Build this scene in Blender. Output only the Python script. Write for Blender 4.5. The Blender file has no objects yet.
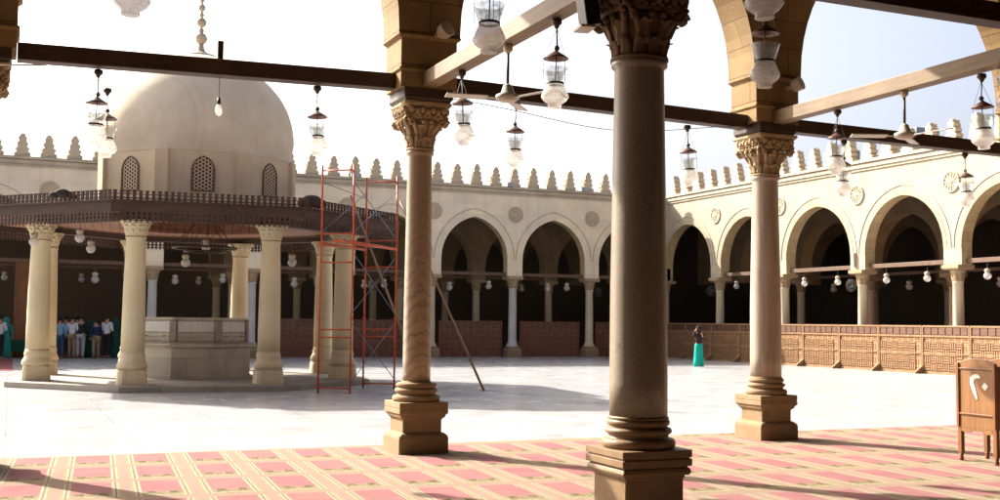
import bpy, bmesh, math, random
from mathutils import Vector, Matrix
random.seed(7)
R = math.radians
PI = math.pi
scene = bpy.context.scene
COL = scene.collection

# ------------------------------------------------------------------ camera
HEAD, PITCH, ROLL, FPX = 0.4097, 0.0639, 0.0107, 1124.4
fw = Vector((math.sin(HEAD)*math.cos(PITCH), math.cos(HEAD)*math.cos(PITCH), math.sin(PITCH)))
rt = Vector((math.cos(HEAD), -math.sin(HEAD), 0)); up = rt.cross(fw)
rt2 = rt*math.cos(ROLL)+up*math.sin(ROLL); up2 = -rt*math.sin(ROLL)+up*math.cos(ROLL)
cd = bpy.data.cameras.new('camera'); cam = bpy.data.objects.new('camera', cd); COL.objects.link(cam)
cd.sensor_width = 36; cd.lens = FPX/1000*36; cd.clip_end = 3000; cd.clip_start = 0.05
m = Matrix((rt2, up2, -fw)).transposed().to_4x4(); m.translation = Vector((0, 0, 1.7)); cam.matrix_world = m
scene.camera = cam

# ------------------------------------------------------------------ light
SUN_EL, SUN_AZ = R(35.0), R(-30.0)      # azimuth measured from +Y towards +X
w = bpy.data.worlds.new('World'); scene.world = w; w.use_nodes = True
nt = w.node_tree; nt.nodes.clear()
sky = nt.nodes.new('ShaderNodeTexSky'); sky.sky_type = 'NISHITA'; sky.sun_disc = False
sky.sun_elevation = SUN_EL; sky.sun_rotation = SUN_AZ; sky.air_density = .6; sky.dust_density = 7.0; sky.ozone_density = 0.4
bg = nt.nodes.new('ShaderNodeBackground'); bg.inputs[1].default_value = 0.12
ow = nt.nodes.new('ShaderNodeOutputWorld'); hs = nt.nodes.new('ShaderNodeHueSaturation'); hs.inputs['Saturation'].default_value = .8; nt.links.new(sky.outputs[0], hs.inputs['Color']); nt.links.new(hs.outputs[0], bg.inputs[0]); nt.links.new(bg.outputs[0], ow.inputs[0])
sd = bpy.data.lights.new('sun', 'SUN'); sd.energy = 5.0; sd.angle = R(0.6); sd.color = (1, .945, .85)
so = bpy.data.objects.new('sun', sd); COL.objects.link(so)
sdir = Vector((math.sin(SUN_AZ)*math.cos(SUN_EL), math.cos(SUN_AZ)*math.cos(SUN_EL), math.sin(SUN_EL)))
so.rotation_euler = sdir.to_track_quat('Z', 'Y').to_euler()
vs = scene.view_settings; vs.view_transform = 'Standard'; vs.look = 'None'; vs.gamma = 1; vs.exposure = 1.62
scene.cycles.max_bounces = 8; scene.cycles.diffuse_bounces = 5; scene.cycles.glossy_bounces = 3
scene.cycles.transmission_bounces = 6; scene.cycles.transparent_max_bounces = 8
scene.cycles.caustics_reflective = False; scene.cycles.caustics_refractive = False

# ------------------------------------------------------------------ materials
class NB:
    def __init__(s, name):
        s.m = bpy.data.materials.new(name); s.m.use_nodes = True; s.t = s.m.node_tree; s.t.nodes.clear()
        s.out = s.n('ShaderNodeOutputMaterial'); s.b = s.n('ShaderNodeBsdfPrincipled'); s.l(s.b.outputs[0], s.out.inputs[0])
        tc = s.n('ShaderNodeTexCoord'); s.obj = tc.outputs['Object']; s.gen = tc.outputs['Generated']
    def n(s, t, **k):
        x = s.t.nodes.new(t)
        for a, b in k.items(): setattr(x, a, b)
        return x
    def l(s, a, b): s.t.links.new(a, b)
    def math(s, op, a, b=None, clamp=False):
        x = s.n('ShaderNodeMath', operation=op, use_clamp=clamp)
        for i, v in enumerate((a, b)):
            if v is None: continue
            if isinstance(v, (int, float)): x.inputs[i].default_value = v
            else: s.l(v, x.inputs[i])
        return x.outputs[0]
    def mix(s, f, a, b, mode='MIX'):
        x = s.n('ShaderNodeMix', data_type='RGBA', blend_type=mode)
        for sock, v in ((x.inputs[0], f), (x.inputs[6], a), (x.inputs[7], b)):
            if isinstance(v, (int, float)): sock.default_value = v
            elif isinstance(v, tuple): sock.default_value = (*v, 1)
            else: s.l(v, sock)
        return x.outputs[2]
    def noise(s, scale, detail=5, rough=.6, vec=None, dist=0):
        x = s.n('ShaderNodeTexNoise'); x.inputs['Scale'].default_value = scale; x.inputs['Detail'].default_value = detail
        x.inputs['Roughness'].default_value = rough; x.inputs['Distortion'].default_value = dist
        s.l(vec or s.obj, x.inputs['Vector']); return x.outputs[0]
    def ramp(s, f, stops):
        x = s.n('ShaderNodeValToRGB'); e = x.color_ramp.elements
        while len(e) < len(stops): e.new(.5)
        for i, (p, c) in enumerate(stops):
            e[i].position = p; e[i].color = (*c, 1) if isinstance(c, tuple) else (c, c, c, 1)
        s.l(f, x.inputs[0]); return x.outputs[0]
    def bump(s, h, strength=.3, dist=.01):
        x = s.n('ShaderNodeBump'); x.inputs['Strength'].default_value = strength; x.inputs['Distance'].default_value = dist
        s.l(h, x.inputs['Height']); s.l(x.outputs[0], s.b.inputs['Normal'])
    def sep(s, v=None):
        x = s.n('ShaderNodeSeparateXYZ'); s.l(v or s.obj, x.inputs[0]); return x.outputs
    def comb(s, a, b, c=0):
        x = s.n('ShaderNodeCombineXYZ')
        for i, v in enumerate((a, b, c)):
            if isinstance(v, (int, float)): x.inputs[i].default_value = v
            else: s.l(v, x.inputs[i])
        return x.outputs[0]
    def col(s, c, rough=.7, spec=.3, metal=0):
        if isinstance(c, tuple): s.b.inputs['Base Color'].default_value = (*c, 1)
        else: s.l(c, s.b.inputs['Base Color'])
        if isinstance(rough, (int, float)): s.b.inputs['Roughness'].default_value = rough
        else: s.l(rough, s.b.inputs['Roughness'])
        s.b.inputs['Specular IOR Level'].default_value = spec; s.b.inputs['Metallic'].default_value = metal
        return s.m

KS = .73
def sca(c, k=None): return tuple(x*(KS if k is None else k) for x in c)
def simple(name, c, rough=.7, var=.25, scale=6, metal=0, bump=.15, spec=.3):
    c = sca(c)
    k = NB(name); n1 = k.noise(scale); n2 = k.noise(scale*7)
    f = k.math('ADD', k.math('MULTIPLY', n1, .7), k.math('MULTIPLY', n2, .3))
    lo = tuple(x*(1-var) for x in c); hi = tuple(min(1, x*(1+var)) for x in c)
    k.bump(n2, bump, .01)
    return k.col(k.ramp(f, [(.32, lo), (.68, hi)]), rough, spec, metal)

def stone(name, c1, c2, blocks=None, mortar=None, rough=.85, stain=.35, streak=True, bump=.35, moff=.86):
    """weathered limestone: two tones, blotches, rain streaks, optional coursed blocks (w, h)"""
    c1, c2 = sca(c1), sca(c2)
    k = NB(name); o = k.sep()
    base = k.ramp(k.noise(1.3, 6, .62), [(.3, c1), (.7, c2)])
    base = k.mix(k.math('MULTIPLY', k.ramp(k.noise(.45, 4, .7), [(.45, 0.), (.75, 1.)]), stain), base, tuple(x*.62 for x in c1))
    h = k.noise(28, 6, .7)
    if streak:
        v = k.comb(k.math('MULTIPLY', k.math('ADD', o[0], o[1]), 5.), k.math('MULTIPLY', o[2], .35))
        st = k.ramp(k.noise(1., 5, .6, v), [(.52, 0.), (.72, 1.)])
        base = k.mix(k.math('MULTIPLY', st, .32), base, tuple(x*.55 for x in c2))
    if blocks:
        v = k.comb(k.math('ADD', o[0], o[1]), o[2])
        nz = k.n('ShaderNodeTexNoise'); nz.inputs['Scale'].default_value = 3.; k.l(v, nz.inputs['Vector'])
        vm = k.n('ShaderNodeVectorMath', operation='MULTIPLY_ADD'); k.l(nz.outputs['Color'], vm.inputs[0]); vm.inputs[1].default_value = (.03, .03, 0); k.l(v, vm.inputs[2])
        br = k.n('ShaderNodeTexBrick'); k.l(vm.outputs[0], br.inputs['Vector'])
        br.inputs['Scale'].default_value = 1; br.inputs['Brick Width'].default_value = blocks[0]; br.inputs['Row Height'].default_value = blocks[1]
        br.inputs['Mortar Size'].default_value = .008; br.inputs['Mortar Smooth'].default_value = .4
        br.inputs['Color1'].default_value = (moff, moff, moff, 1); br.inputs['Color2'].default_value = (1.08, 1.05, 1.0, 1); br.inputs['Mortar'].default_value = (*(mortar or (.62, .58, .52)), 1)
        base = k.mix(1., base, br.outputs[0], 'MULTIPLY')
        h = k.math('SUBTRACT', h, k.math('MULTIPLY', br.outputs['Fac'], .9))
    pit = k.ramp(k.noise(9., 3, .7), [(.62, 0.), (.70, 1.)]); base = k.mix(k.math('MULTIPLY', pit, .35*stain), base, tuple(x*.5 for x in c1))
    h = k.math('SUBTRACT', h, k.math('MULTIPLY', pit, .6)); k.bump(h, bump, .012)
    return k.col(base, rough, .2)

def wood(name, c1, c2, axis='X', rough=.55, scale=1., planks=None):
    c1, c2 = sca(c1), sca(c2)
    k = NB(name); o = k.sep(); idx = 'XYZ'.index(axis)
    sc = [26*scale]*3; sc[idx] = 1.6*scale
    v = k.comb(*[k.math('MULTIPLY', o[i], sc[i]) for i in range(3)])
    g = k.noise(1., 6, .65, v, .4); base = k.ramp(g, [(.3, c1), (.7, c2)])
    base = k.mix(k.ramp(k.noise(2.2), [(.4, 0.), (.8, .55)]), base, tuple(x*.5 for x in c1))
    h = g
    if planks:
        a = k.math('FRACT', k.math('MULTIPLY', o[planks[0]], 1/planks[1]))
        gap = k.math('LESS_THAN', a, .09); base = k.mix(gap, base, tuple(x*.25 for x in c1))
        h = k.math('SUBTRACT', g, gap)
    k.bump(h, .25, .01)
    return k.col(base, rough, .3)

M = {}
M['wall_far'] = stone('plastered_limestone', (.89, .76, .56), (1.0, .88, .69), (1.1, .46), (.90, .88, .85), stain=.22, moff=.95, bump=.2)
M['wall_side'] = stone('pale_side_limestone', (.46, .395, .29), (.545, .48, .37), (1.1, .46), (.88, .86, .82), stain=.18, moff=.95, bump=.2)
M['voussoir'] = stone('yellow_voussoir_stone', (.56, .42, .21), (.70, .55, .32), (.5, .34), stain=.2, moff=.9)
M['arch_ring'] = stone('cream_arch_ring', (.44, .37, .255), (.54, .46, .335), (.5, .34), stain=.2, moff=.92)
M['merlon'] = stone('weathered_merlon_stone', (.60, .48, .33), (.72, .60, .44), stain=.4)
M['cornice'] = stone('cornice_stone', (.52, .43, .31), (.68, .58, .44), stain=.5)
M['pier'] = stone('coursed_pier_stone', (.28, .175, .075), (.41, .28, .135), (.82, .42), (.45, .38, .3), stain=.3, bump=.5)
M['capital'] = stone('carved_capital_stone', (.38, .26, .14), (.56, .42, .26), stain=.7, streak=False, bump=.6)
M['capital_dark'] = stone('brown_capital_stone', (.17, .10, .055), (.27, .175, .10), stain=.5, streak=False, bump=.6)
M['pedestal'] = stone('worn_pedestal_stone', (.29, .185, .09), (.43, .305, .185), stain=.6, bump=.5)
M['pedestal_brown'] = stone('brown_pedestal_marble', (.24, .145, .07), (.38, .25, .135), stain=.5, rough=.45, bump=.3)
M['pav_stone'] = stone('cream_pavilion_stone', (.70, .565, .355), (.80, .675, .47), stain=.28)
M['pav_drum'] = stone('drum_plaster', (.76, .61, .40), (.88, .73, .51), stain=.35)
M['dome'] = stone('dome_plaster', (.76, .63, .46), (.87, .75, .57), stain=.4, bump=.12)
M['plinth'] = stone('platform_marble', (.36, .33, .28), (.48, .44, .38), (1.2, .5), stain=.5, streak=False)
M['basin'] = stone('grey_basin_marble', (.52, .48, .39), (.72, .67, .56), (1.1, .55), stain=.5, rough=.5)
M['basin_panel'] = stone('basin_plaque_marble', (.72, .71, .66), (.88, .87, .82), stain=.3, rough=.5)
M['white_col'] = stone('white_marble_shaft', (.60, .58, .54), (.74, .72, .68), stain=.3, rough=.45, bump=.12)
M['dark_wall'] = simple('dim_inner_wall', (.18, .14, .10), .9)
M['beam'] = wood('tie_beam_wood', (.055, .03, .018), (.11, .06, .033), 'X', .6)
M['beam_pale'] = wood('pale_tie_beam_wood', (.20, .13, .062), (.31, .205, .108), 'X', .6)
M['board'] = wood('dark_impost_board', (.045, .025, .015), (.09, .05, .03), 'X')
M['eave'] = wood('dark_eave_wood', (.060, .030, .022), (.11, .058, .042), 'X', .65)
M['soffit'] = wood('red_brown_ceiling_planks', (.27, .11, .055), (.40, .18, .095), 'Y', .6, planks=(0, .22))
M['tie_red'] = simple('brown_tie_bar', (.15, .085, .05), .6)
M['ceiling'] = wood('dark_ceiling_wood', (.05, .03, .018), (.09, .055, .035), 'Y', planks=(0, .4))
M['cabinet'] = wood('varnished_cabinet_wood', (.25, .11, .038), (.38, .19, .07), 'Z', .4)
M['cabinet_edge'] = wood('darker_cabinet_wood', (.22, .085, .03), (.33, .14, .05), 'Z', .4)
M['panel_wood'] = wood('orange_partition_wood', (.26, .10, .03), (.38, .16, .06), 'Z', .5)
M['iron_red'] = simple('red_oxide_scaffold_paint', (.62, .105, .025), .5, .35, 9)
M['iron_blue'] = simple('grey_blue_brace_paint', (.16, .20, .30), .5, .3, 9)
M['pole'] = wood('raw_pole_wood', (.25, .15, .09), (.36, .23, .14), 'Z')
M['metal_dark'] = simple('aged_bronze', (.075, .05, .035), .5, .4, 12, .4)
M['lamp_cap'] = simple('rusty_lamp_cap', (.16, .075, .05), .5, .5, 20, .3)
M['wire'] = simple('thin_wire', (.12, .11, .10), .6)
M['fan'] = simple('cream_fan_enamel', (.62, .56, .45), .35, .08)
M['black'] = simple('black_plastic', (.02, .018, .016), .5)
M['spot'] = simple('beige_lamp_housing', (.55, .46, .33), .45)
M['grey_box'] = simple('grey_metal_box', (.38, .42, .44), .5)
M['white'] = simple('white_paint', (.80, .78, .72), .5, .06)
M['paper'] = simple('white_notice', (.82, .82, .82), .7, .04)
M['tarp'] = simple('dark_bundled_cloth', (.045, .035, .03), .9, .4, 14)
M['cloth_green'] = simple('green_tablecloth', (.01, .07, .045), .9)
M['skin'] = simple('skin', (.42, .24, .16), .6, .08)
M['hair'] = simple('dark_hair', (.018, .013, .01), .7)
M['teal'] = simple('teal_skirt_cloth', (.0, .40, .30), .85, .12)

k = NB('floor_marble')                      # white polished slabs with joints and grey veins
o = k.sep(); v = k.comb(o[0], o[1])
br = k.n('ShaderNodeTexBrick'); k.l(v, br.inputs['Vector']); br.offset = 0
br.inputs['Scale'].default_value = 1; br.inputs['Brick Width'].default_value = 1.6; br.inputs['Row Height'].default_value = 1.1
br.inputs['Mortar Size'].default_value = .006; br.inputs['Color1'].default_value = (.93, .93, .93, 1); br.inputs['Color2'].default_value = (1, 1, 1, 1); br.inputs['Mortar'].default_value = (.62, .60, .58, 1)
base = k.ramp(k.noise(.55, 8, .65, None, 1.2), [(.3, (.36, .365, .37)), (.5, (.395, .40, .405)), (.8, (.415, .42, .425))])
vein = k.ramp(k.math('ABSOLUTE', k.math('SUBTRACT', k.noise(.8, 9, .6, v, 2.5), .5)), [(0., 1.), (.02, 0.)])
base = k.mix(k.math('MULTIPLY', vein, .25), base, (.34, .33, .32))
sm = k.ramp(k.noise(.16, 5, .6), [(.5, 0.), (.8, 1.)]); base = k.mix(k.math('MULTIPLY', sm, .3), base, (.37, .345, .29))
dk = k.comb(k.math('MULTIPLY', o[0], .25), k.math('MULTIPLY', o[1], 1.6)); dirt = k.ramp(k.noise(1., 7, .75, dk), [(.56, 0.), (.66, 1.)])
base = k.mix(k.math('MULTIPLY', dirt, .10), base, (.27, .24, .20))
base = k.mix(1., base, br.outputs[0], 'MULTIPLY')
M['floor'] = k.col(base, k.ramp(k.noise(1.1, 5, .7), [(.3, .16), (.7, .30)]), .45)

def carpet_mat(name, field, dim=1.):
    k = NB(name); o = k.sep(); th = .068
    ru = k.math('SUBTRACT', k.math('MULTIPLY', o[0], math.cos(th)), k.math('MULTIPLY', o[1], math.sin(th)))
    rv = k.math('ADD', k.math('MULTIPLY', o[0], math.sin(th)), k.math('MULTIPLY', o[1], math.cos(th)))
    u = k.math('FRACT', k.math('MULTIPLY', k.math('ADD', ru, .342), 1/.658))   # 0 in the middle of the tan band
    a = k.math('ABSOLUTE', k.math('SUBTRACT', u, .5))                      # 0 centre of rug .. .5 band
    vv = k.math('FRACT', k.math('MULTIPLY', k.math('SUBTRACT', 14.92, rv), 1/1.24))
    nz = k.math('MULTIPLY', k.math('SUBTRACT', k.noise(9, 3), .5), .03)
    a = k.math('ADD', a, nz); vv2 = k.math('ADD', vv, nz)
    tan = (.215, .152, .122); cream = (.275, .245, .195); green = (.11, .09, .045); dark = (.06, .045, .025)
    field = sca(field, dim)
    def band(x, lo, hi): return k.math('MULTIPLY', k.math('GREATER_THAN', x, lo), k.math('LESS_THAN', x, hi))
    c = k.mix(k.ramp(k.noise(3.5, 4), [(.3, 0.), (.8, 1.)]), field, tuple(x*.82 for x in field))
    # niche (arch) head with leaf spandrels at the near end of each rug
    arch = k.math('ADD', .69, k.math('MULTIPLY', k.math('SINE', k.math('MULTIPLY', a, 10.8)), -.10))
    arch = k.math('ADD', arch, .05)
    leaf = k.noise(26, 3, .5)
    sp = k.mix(k.ramp(leaf, [(.45, 0.), (.55, 1.)]), green, (.20, .175, .10))
    lm = k.math('MULTIPLY', band(a, .10, .22), band(vv2, .66, .76)); 
    c = k.mix(k.math('GREATER_THAN', vv2, arch), c, sp); c = k.mix(k.math('MULTIPLY', lm, k.math('GREATER_THAN', leaf, .42)), c, dark)
    c = k.mix(band(vv2, .84, .87), c, cream)
    c = k.mix(band(vv2, .90, 2.), c, tan); c = k.mix(k.math('LESS_THAN', vv2, .05), c, tan); c = k.mix(band(vv2, .93, .945), c, (.26, .14, .07))
    side = k.math('MULTIPLY', band(a, .29, 1.), k.math('MULTIPLY', k.math('GREATER_THAN', vv2, .05), k.math('LESS_THAN', vv2, .90)))
    sc = k.mix(band(a, .30, .33), (.28, .215, .12), cream); sc = k.mix(band(a, .335, .358), sc, green); sc = k.mix(band(a, .36, .395), sc, cream); sc = k.mix(band(a, .40, .415), sc, (.19, .145, .07)); sc = k.mix(band(a, .425, 1.), sc, tan)
    c = k.mix(side, c, sc); c = k.mix(band(a, .425, 1.), c, tan)
    edge = k.math('GREATER_THAN', o[1], 14.73); c = k.mix(edge, c, (.30, .19, .10))
    mot = k.ramp(k.noise(22, 3, .6), [(.42, 0.), (.6, 1.)]); off = k.math('ADD', band(a, .285, .43), k.math('GREATER_THAN', vv2, .66), True)
    c = k.mix(k.math('MULTIPLY', k.math('MULTIPLY', mot, off), .38), c, (.20, .155, .085))
    wear = k.ramp(k.noise(1.2, 6, .7), [(.4, 0.), (.75, 1.)]); c = k.mix(k.math('MULTIPLY', wear, .22), c, (.30, .21, .15))
    k.bump(k.noise(160, 2), .5, .006); k.b.inputs['Sheen Weight'].default_value = .0; k.b.inputs['Sheen Roughness'].default_value = .4; k.b.inputs['Sheen Tint'].default_value = (1, .85, .75, 1)
    return k.col(c, 1., .05)
M['carpet'] = carpet_mat('prayer_carpet', (.235, .105, .108), 1.)
M['carpet_red'] = simple('plain_red_carpet', (.20, .04, .045), 1., .2, 3)

k = NB('banded_onyx')                       # brown, wavy banded shaft
o = k.sep()
q2 = k.math('SUBTRACT', k.math('MULTIPLY', o[0], o[0]), k.math('MULTIPLY', o[1], o[1]))
f_ = k.math('ADD', o[2], k.math('MULTIPLY', q2, 2.6)); f_ = k.math('ADD', f_, k.math('MULTIPLY', k.noise(3.4, 5, .6), .5))
s1_ = k.math('SINE', k.math('MULTIPLY', f_, 38.)); s2_ = k.math('SINE', k.math('MULTIPLY', f_, 91.))
g_ = k.math('ADD', k.math('ADD', k.math('MULTIPLY', s1_, .28), k.math('MULTIPLY', s2_, .14)), .5)
c = k.ramp(g_, [(.08, (.165, .115, .072)), (.3, (.235, .17, .112)), (.6, (.33, .245, .165)), (1., (.28, .20, .13))])
hi_ = k.math('MULTIPLY', k.math('SUBTRACT', o[2], 2.0), .6, True); c = k.mix(hi_, c, (.25, .18, .12))
c = k.mix(k.ramp(k.noise(2.), [(.35, 0.), (.7, .35)]), c, (.34, .25, .17)); k.bump(k.noise(40), .1, .005)
M['onyx'] = k.col(c, .42, .4)
k = NB('grey_brown_granite')
c = k.ramp(k.noise(60, 3, .7), [(.3, (.15, .118, .080)), (.55, (.245, .20, .142)), (.75, (.33, .275, .205))])
c = k.mix(k.ramp(k.noise(1.6, 5), [(.3, 0.), (.75, .6)]), c, (.21, .165, .115)); oz = k.sep(); ve = k.comb(k.math('MULTIPLY', oz[0], 7.), k.math('MULTIPLY', oz[1], 7.), k.math('MULTIPLY', oz[2], .6)); c = k.mix(k.math('MULTIPLY', k.ramp(k.noise(1., 5, .65, ve), [(.5, 0.), (.72, 1.)]), .4), c, (.36, .31, .24)); c = k.mix(k.ramp(k.noise(5., 4, .7), [(.62, 0.), (.70, .35)]), c, (.10, .075, .05)); k.bump(k.noise(70), .12, .004)
M['granite'] = k.col(c, .38, .4)
k = NB('veined_pink_marble'); o = k.sep()
v = k.comb(k.math('MULTIPLY', o[0], 6.), k.math('MULTIPLY', o[1], 6.), k.math('MULTIPLY', o[2], .8))
c = k.ramp(k.noise(1., 7, .65, v, .8), [(.3, (.235, .18, .13)), (.5, (.335, .27, .205)), (.75, (.43, .36, .285))]); k.bump(k.noise(40), .1, .005)
M['pink'] = k.col(c, .4, .4)

k = NB('milky_lamp_glass')                  # painted mosque-lamp glass, thin shell
o = k.sep(); n1 = k.noise(22, 4, .6)
c = k.ramp(n1, [(.33, (.34, .29, .26)), (.46, (.58, .57, .55)), (.7, (.68, .68, .67))])
zb = k.math('FRACT', k.math('MULTIPLY', o[2], 13.)); c = k.mix(k.math('MULTIPLY', k.math('LESS_THAN', zb, .16), .35), c, (.40, .24, .16))
mark = k.ramp(k.noise(9, 2), [(.58, 0.), (.64, 1.)]); c = k.mix(k.math('MULTIPLY', mark, .55), c, (.52, .18, .12))
k.col(c, .18, .5); tr = k.n('ShaderNodeBsdfTransparent'); tl = k.n('ShaderNodeBsdfTranslucent'); tl.inputs[0].default_value = (.8, .76, .7, 1)
mx = k.n('ShaderNodeMixShader'); mx.inputs[0].default_value = .35; k.l(k.b.outputs[0], mx.inputs[1]); k.l(tl.outputs[0], mx.inputs[2])
m2 = k.n('ShaderNodeMixShader'); m2.inputs[0].default_value = .30; k.l(mx.outputs[0], m2.inputs[1]); k.l(tr.outputs[0], m2.inputs[2]); k.l(m2.outputs[0], k.out.inputs[0])
M['glass'] = k.m
k = NB('clear_lamp_glass'); n1 = k.noise(30, 3, .6)
k.col(k.ramp(n1, [(.4, (.55, .62, .60)), (.6, (.80, .84, .82))]), .12, .6); tr = k.n('ShaderNodeBsdfTransparent'); tr.inputs[0].default_value = (.92, .95, .94, 1)
mx = k.n('ShaderNodeMixShader'); k.l(k.ramp(n1, [(.4, .35), (.6, .62)]), mx.inputs[0]); k.l(k.b.outputs[0], mx.inputs[1]); k.l(tr.outputs[0], mx.inputs[2]); k.l(mx.outputs[0], k.out.inputs[0])
M['glass_clear'] = k.m

k = NB('pierced_window_screen'); o = k.sep()     # star grille: pale stucco ribs over dark holes
K_ = 2*PI/.082
def cosw(ax_, az_): return k.math('COSINE', k.math('ADD', k.math('MULTIPLY', o[0], ax_*K_), k.math('MULTIPLY', o[2], az_*K_)))
fsum = k.math('ADD', k.math('ADD', cosw(1, 0), cosw(.5, .866)), cosw(.5, -.866))
M['grille'] = k.col(k.mix(k.math('GREATER_THAN', fsum, .15), (.50, .38, .26), (.045, .025, .02)), .8, .1)

# ------------------------------------------------------------------ mesh helpers
class MB:
    def __init__(s): s.bm = bmesh.new()
    def box(s, c, d, rz=0., mat=0, taper=1., rx=0., ry=0.):
        mt = Matrix.Translation(c) @ Matrix.Rotation(rz, 4, 'Z') @ Matrix.Rotation(ry, 4, 'Y') @ Matrix.Rotation(rx, 4, 'X')
        vs_ = []
        for z in (-.5, .5):
            t = taper if z > 0 else 1
            for x, y in ((-.5, -.5), (.5, -.5), (.5, .5), (-.5, .5)):
                vs_.append(s.bm.verts.new(mt @ Vector((x*d[0]*t, y*d[1]*t, z*d[2]))))
        for f in ((0, 3, 2, 1), (4, 5, 6, 7), (0, 1, 5, 4), (1, 2, 6, 5), (2, 3, 7, 6), (3, 0, 4, 7)):
            s.bm.faces.new([vs_[i] for i in f]).material_index = mat
        return s
    def rings(s, rings, cap=True, close=True, mat=0, smooth=True):
        prev = None; first = None
        for r in rings:
            cur = [s.bm.verts.new(p) for p in r]
            if prev:
                n = len(cur)
                for i in range(n if close else n-1):
                    f = s.bm.faces.new((prev[i], prev[(i+1) % n], cur[(i+1) % n], cur[i])); f.material_index = mat; f.smooth = smooth
            else: first = cur
            prev = cur
        if cap and close:
            for rr, flip in ((first, True), (prev, False)):
                try: f = s.bm.faces.new(list(reversed(rr)) if flip else rr); f.material_index = mat
                except ValueError: pass
        return s
    def lathe(s, prof, seg=24, c=(0, 0, 0), smooth=True, mat=0, cap=True, rot=0.):
        return s.rings([[Vector((c[0]+r*math.cos(rot+2*PI*i/seg), c[1]+r*math.sin(rot+2*PI*i/seg), c[2]+z)) for i in range(seg)] for r, z in prof], cap, True, mat, smooth)
    def square(s, prof, c=(0, 0, 0), ch=.012, ay=1.):
        rr = []
        for h_, z in prof:
            k_ = min(ch, h_*.3); pts = []
            for sx, sy, first in ((1, 1, 0), (-1, 1, 1), (-1, -1, 0), (1, -1, 1)):
                a = Vector((c[0]+sx*h_, c[1]+sy*(h_*ay-k_), c[2]+z)); b = Vector((c[0]+sx*(h_-k_), c[1]+sy*h_*ay, c[2]+z))
                pts += [b, a] if first else [a, b]
            rr.append(pts)
        return s.rings(rr, smooth=False)
    def tube(s, pts, r, seg=8, mat=0, r2=None):
        pts = [Vector(p) for p in pts]; rr = []
        for i, p in enumerate(pts):
            d = (pts[min(i+1, len(pts)-1)]-pts[max(i-1, 0)]).normalized()
            a = d.orthogonal().normalized() if i == 0 else (prev_a - d*prev_a.dot(d)).normalized()
            prev_a = a; b = d.cross(a); q = r if r2 is None else r+(r2-r)*i/max(1, len(pts)-1)
            rr.append([p+(a*math.cos(2*PI*j/seg)+b*math.sin(2*PI*j/seg))*q for j in range(seg)])
        return s.rings(rr, mat=mat)
    def prism(s, poly, y0, y1, mat=0):           # poly in (x, z), extruded along y
        a = [s.bm.verts.new((x, y0, z)) for x, z in poly]; b = [s.bm.verts.new((x, y1, z)) for x, z in poly]
        n = len(poly); s.bm.faces.new(a).material_index = mat; s.bm.faces.new(list(reversed(b))).material_index = mat
        for i in range(n): s.bm.faces.new((a[i], b[i], b[(i+1) % n], a[(i+1) % n])).material_index = mat
        return s
    def ball(s, c, r, seg=12, sc=(1, 1, 1), mat=0):
        n = max(5, seg//2); pr = [(max(1e-4, math.sin(PI*i/n)), -math.cos(PI*i/n)) for i in range(n+1)]
        return s.rings([[Vector((c[0]+q*r*sc[0]*math.cos(2*PI*j/seg), c[1]+q*r*sc[1]*math.sin(2*PI*j/seg), c[2]+z*r*sc[2])) for j in range(seg)] for q, z in pr], mat=mat)
    def build(s, name, mats, parent=None, bevel=0., noise=0., weld=True):
        if weld: bmesh.ops.remove_doubles(s.bm, verts=s.bm.verts, dist=1e-5)
        bmesh.ops.recalc_face_normals(s.bm, faces=s.bm.faces)
        me = bpy.data.meshes.new(name); s.bm.to_mesh(me); s.bm.free()
        for x in (mats if isinstance(mats, (list, tuple)) else [mats]): me.materials.append(x)
        o = bpy.data.objects.new(name, me); COL.objects.link(o)
        if parent: o.parent = parent
        if bevel:
            b = o.modifiers.new('bevel', 'BEVEL'); b.width = bevel; b.segments = 2; b.limit_method = 'ANGLE'; b.angle_limit = R(40)
        return o

def thing(name, label, cat, loc=(0, 0, 0), rz=0., group=None):
    o = bpy.data.objects.new(name, None); o.empty_display_size = .2; COL.objects.link(o)
    o.location = loc; o.rotation_euler = (0, 0, rz); tag(o, label, cat, group); return o
def tag(o, label, cat, group=None):
    o['label'] = label; o['category'] = cat; o['kind'] = 'thing'
    if group: o['group'] = group
    return o
def structure(o): o['kind'] = 'structure'; return o
def copy_thing(src, loc, rz=None, label=None, group=None):
    r = src.copy(); COL.objects.link(r); r.location = loc
    if rz is not None: r.rotation_euler = (0, 0, rz)
    if label: r['label'] = label
    if group: r['group'] = group
    for ch in list(src.children):
        c_ = ch.copy(); COL.objects.link(c_); c_.parent = r
        for g in list(ch.children):
            d = g.copy(); COL.objects.link(d); d.parent = c_
    return r
ORD = ['first', 'second', 'third', 'fourth', 'fifth', 'sixth', 'seventh', 'eighth', 'ninth', 'tenth', 'eleventh', 'twelfth']

# ------------------------------------------------------------------ layout numbers (metres)
XS = [-5.74, -.42, 4.90, 10.45, 16.0, 21.55, 27.1]      # gallery columns along the courtyard front
Y1, Y2, Y3 = 13.98, 8.31, 2.66                          # front, second, third row of the gallery
D, W = 49.96, 31.0                                      # far wall plane, right wall plane
FX = [22.5-4.235*i for i in range(-1, 8)]               # far arcade piers: 26.7 ... -7.1
RY = [45.35-4.94*i for i in range(0, 7)]                # right arcade piers: 45.35 ... 15.7

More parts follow.
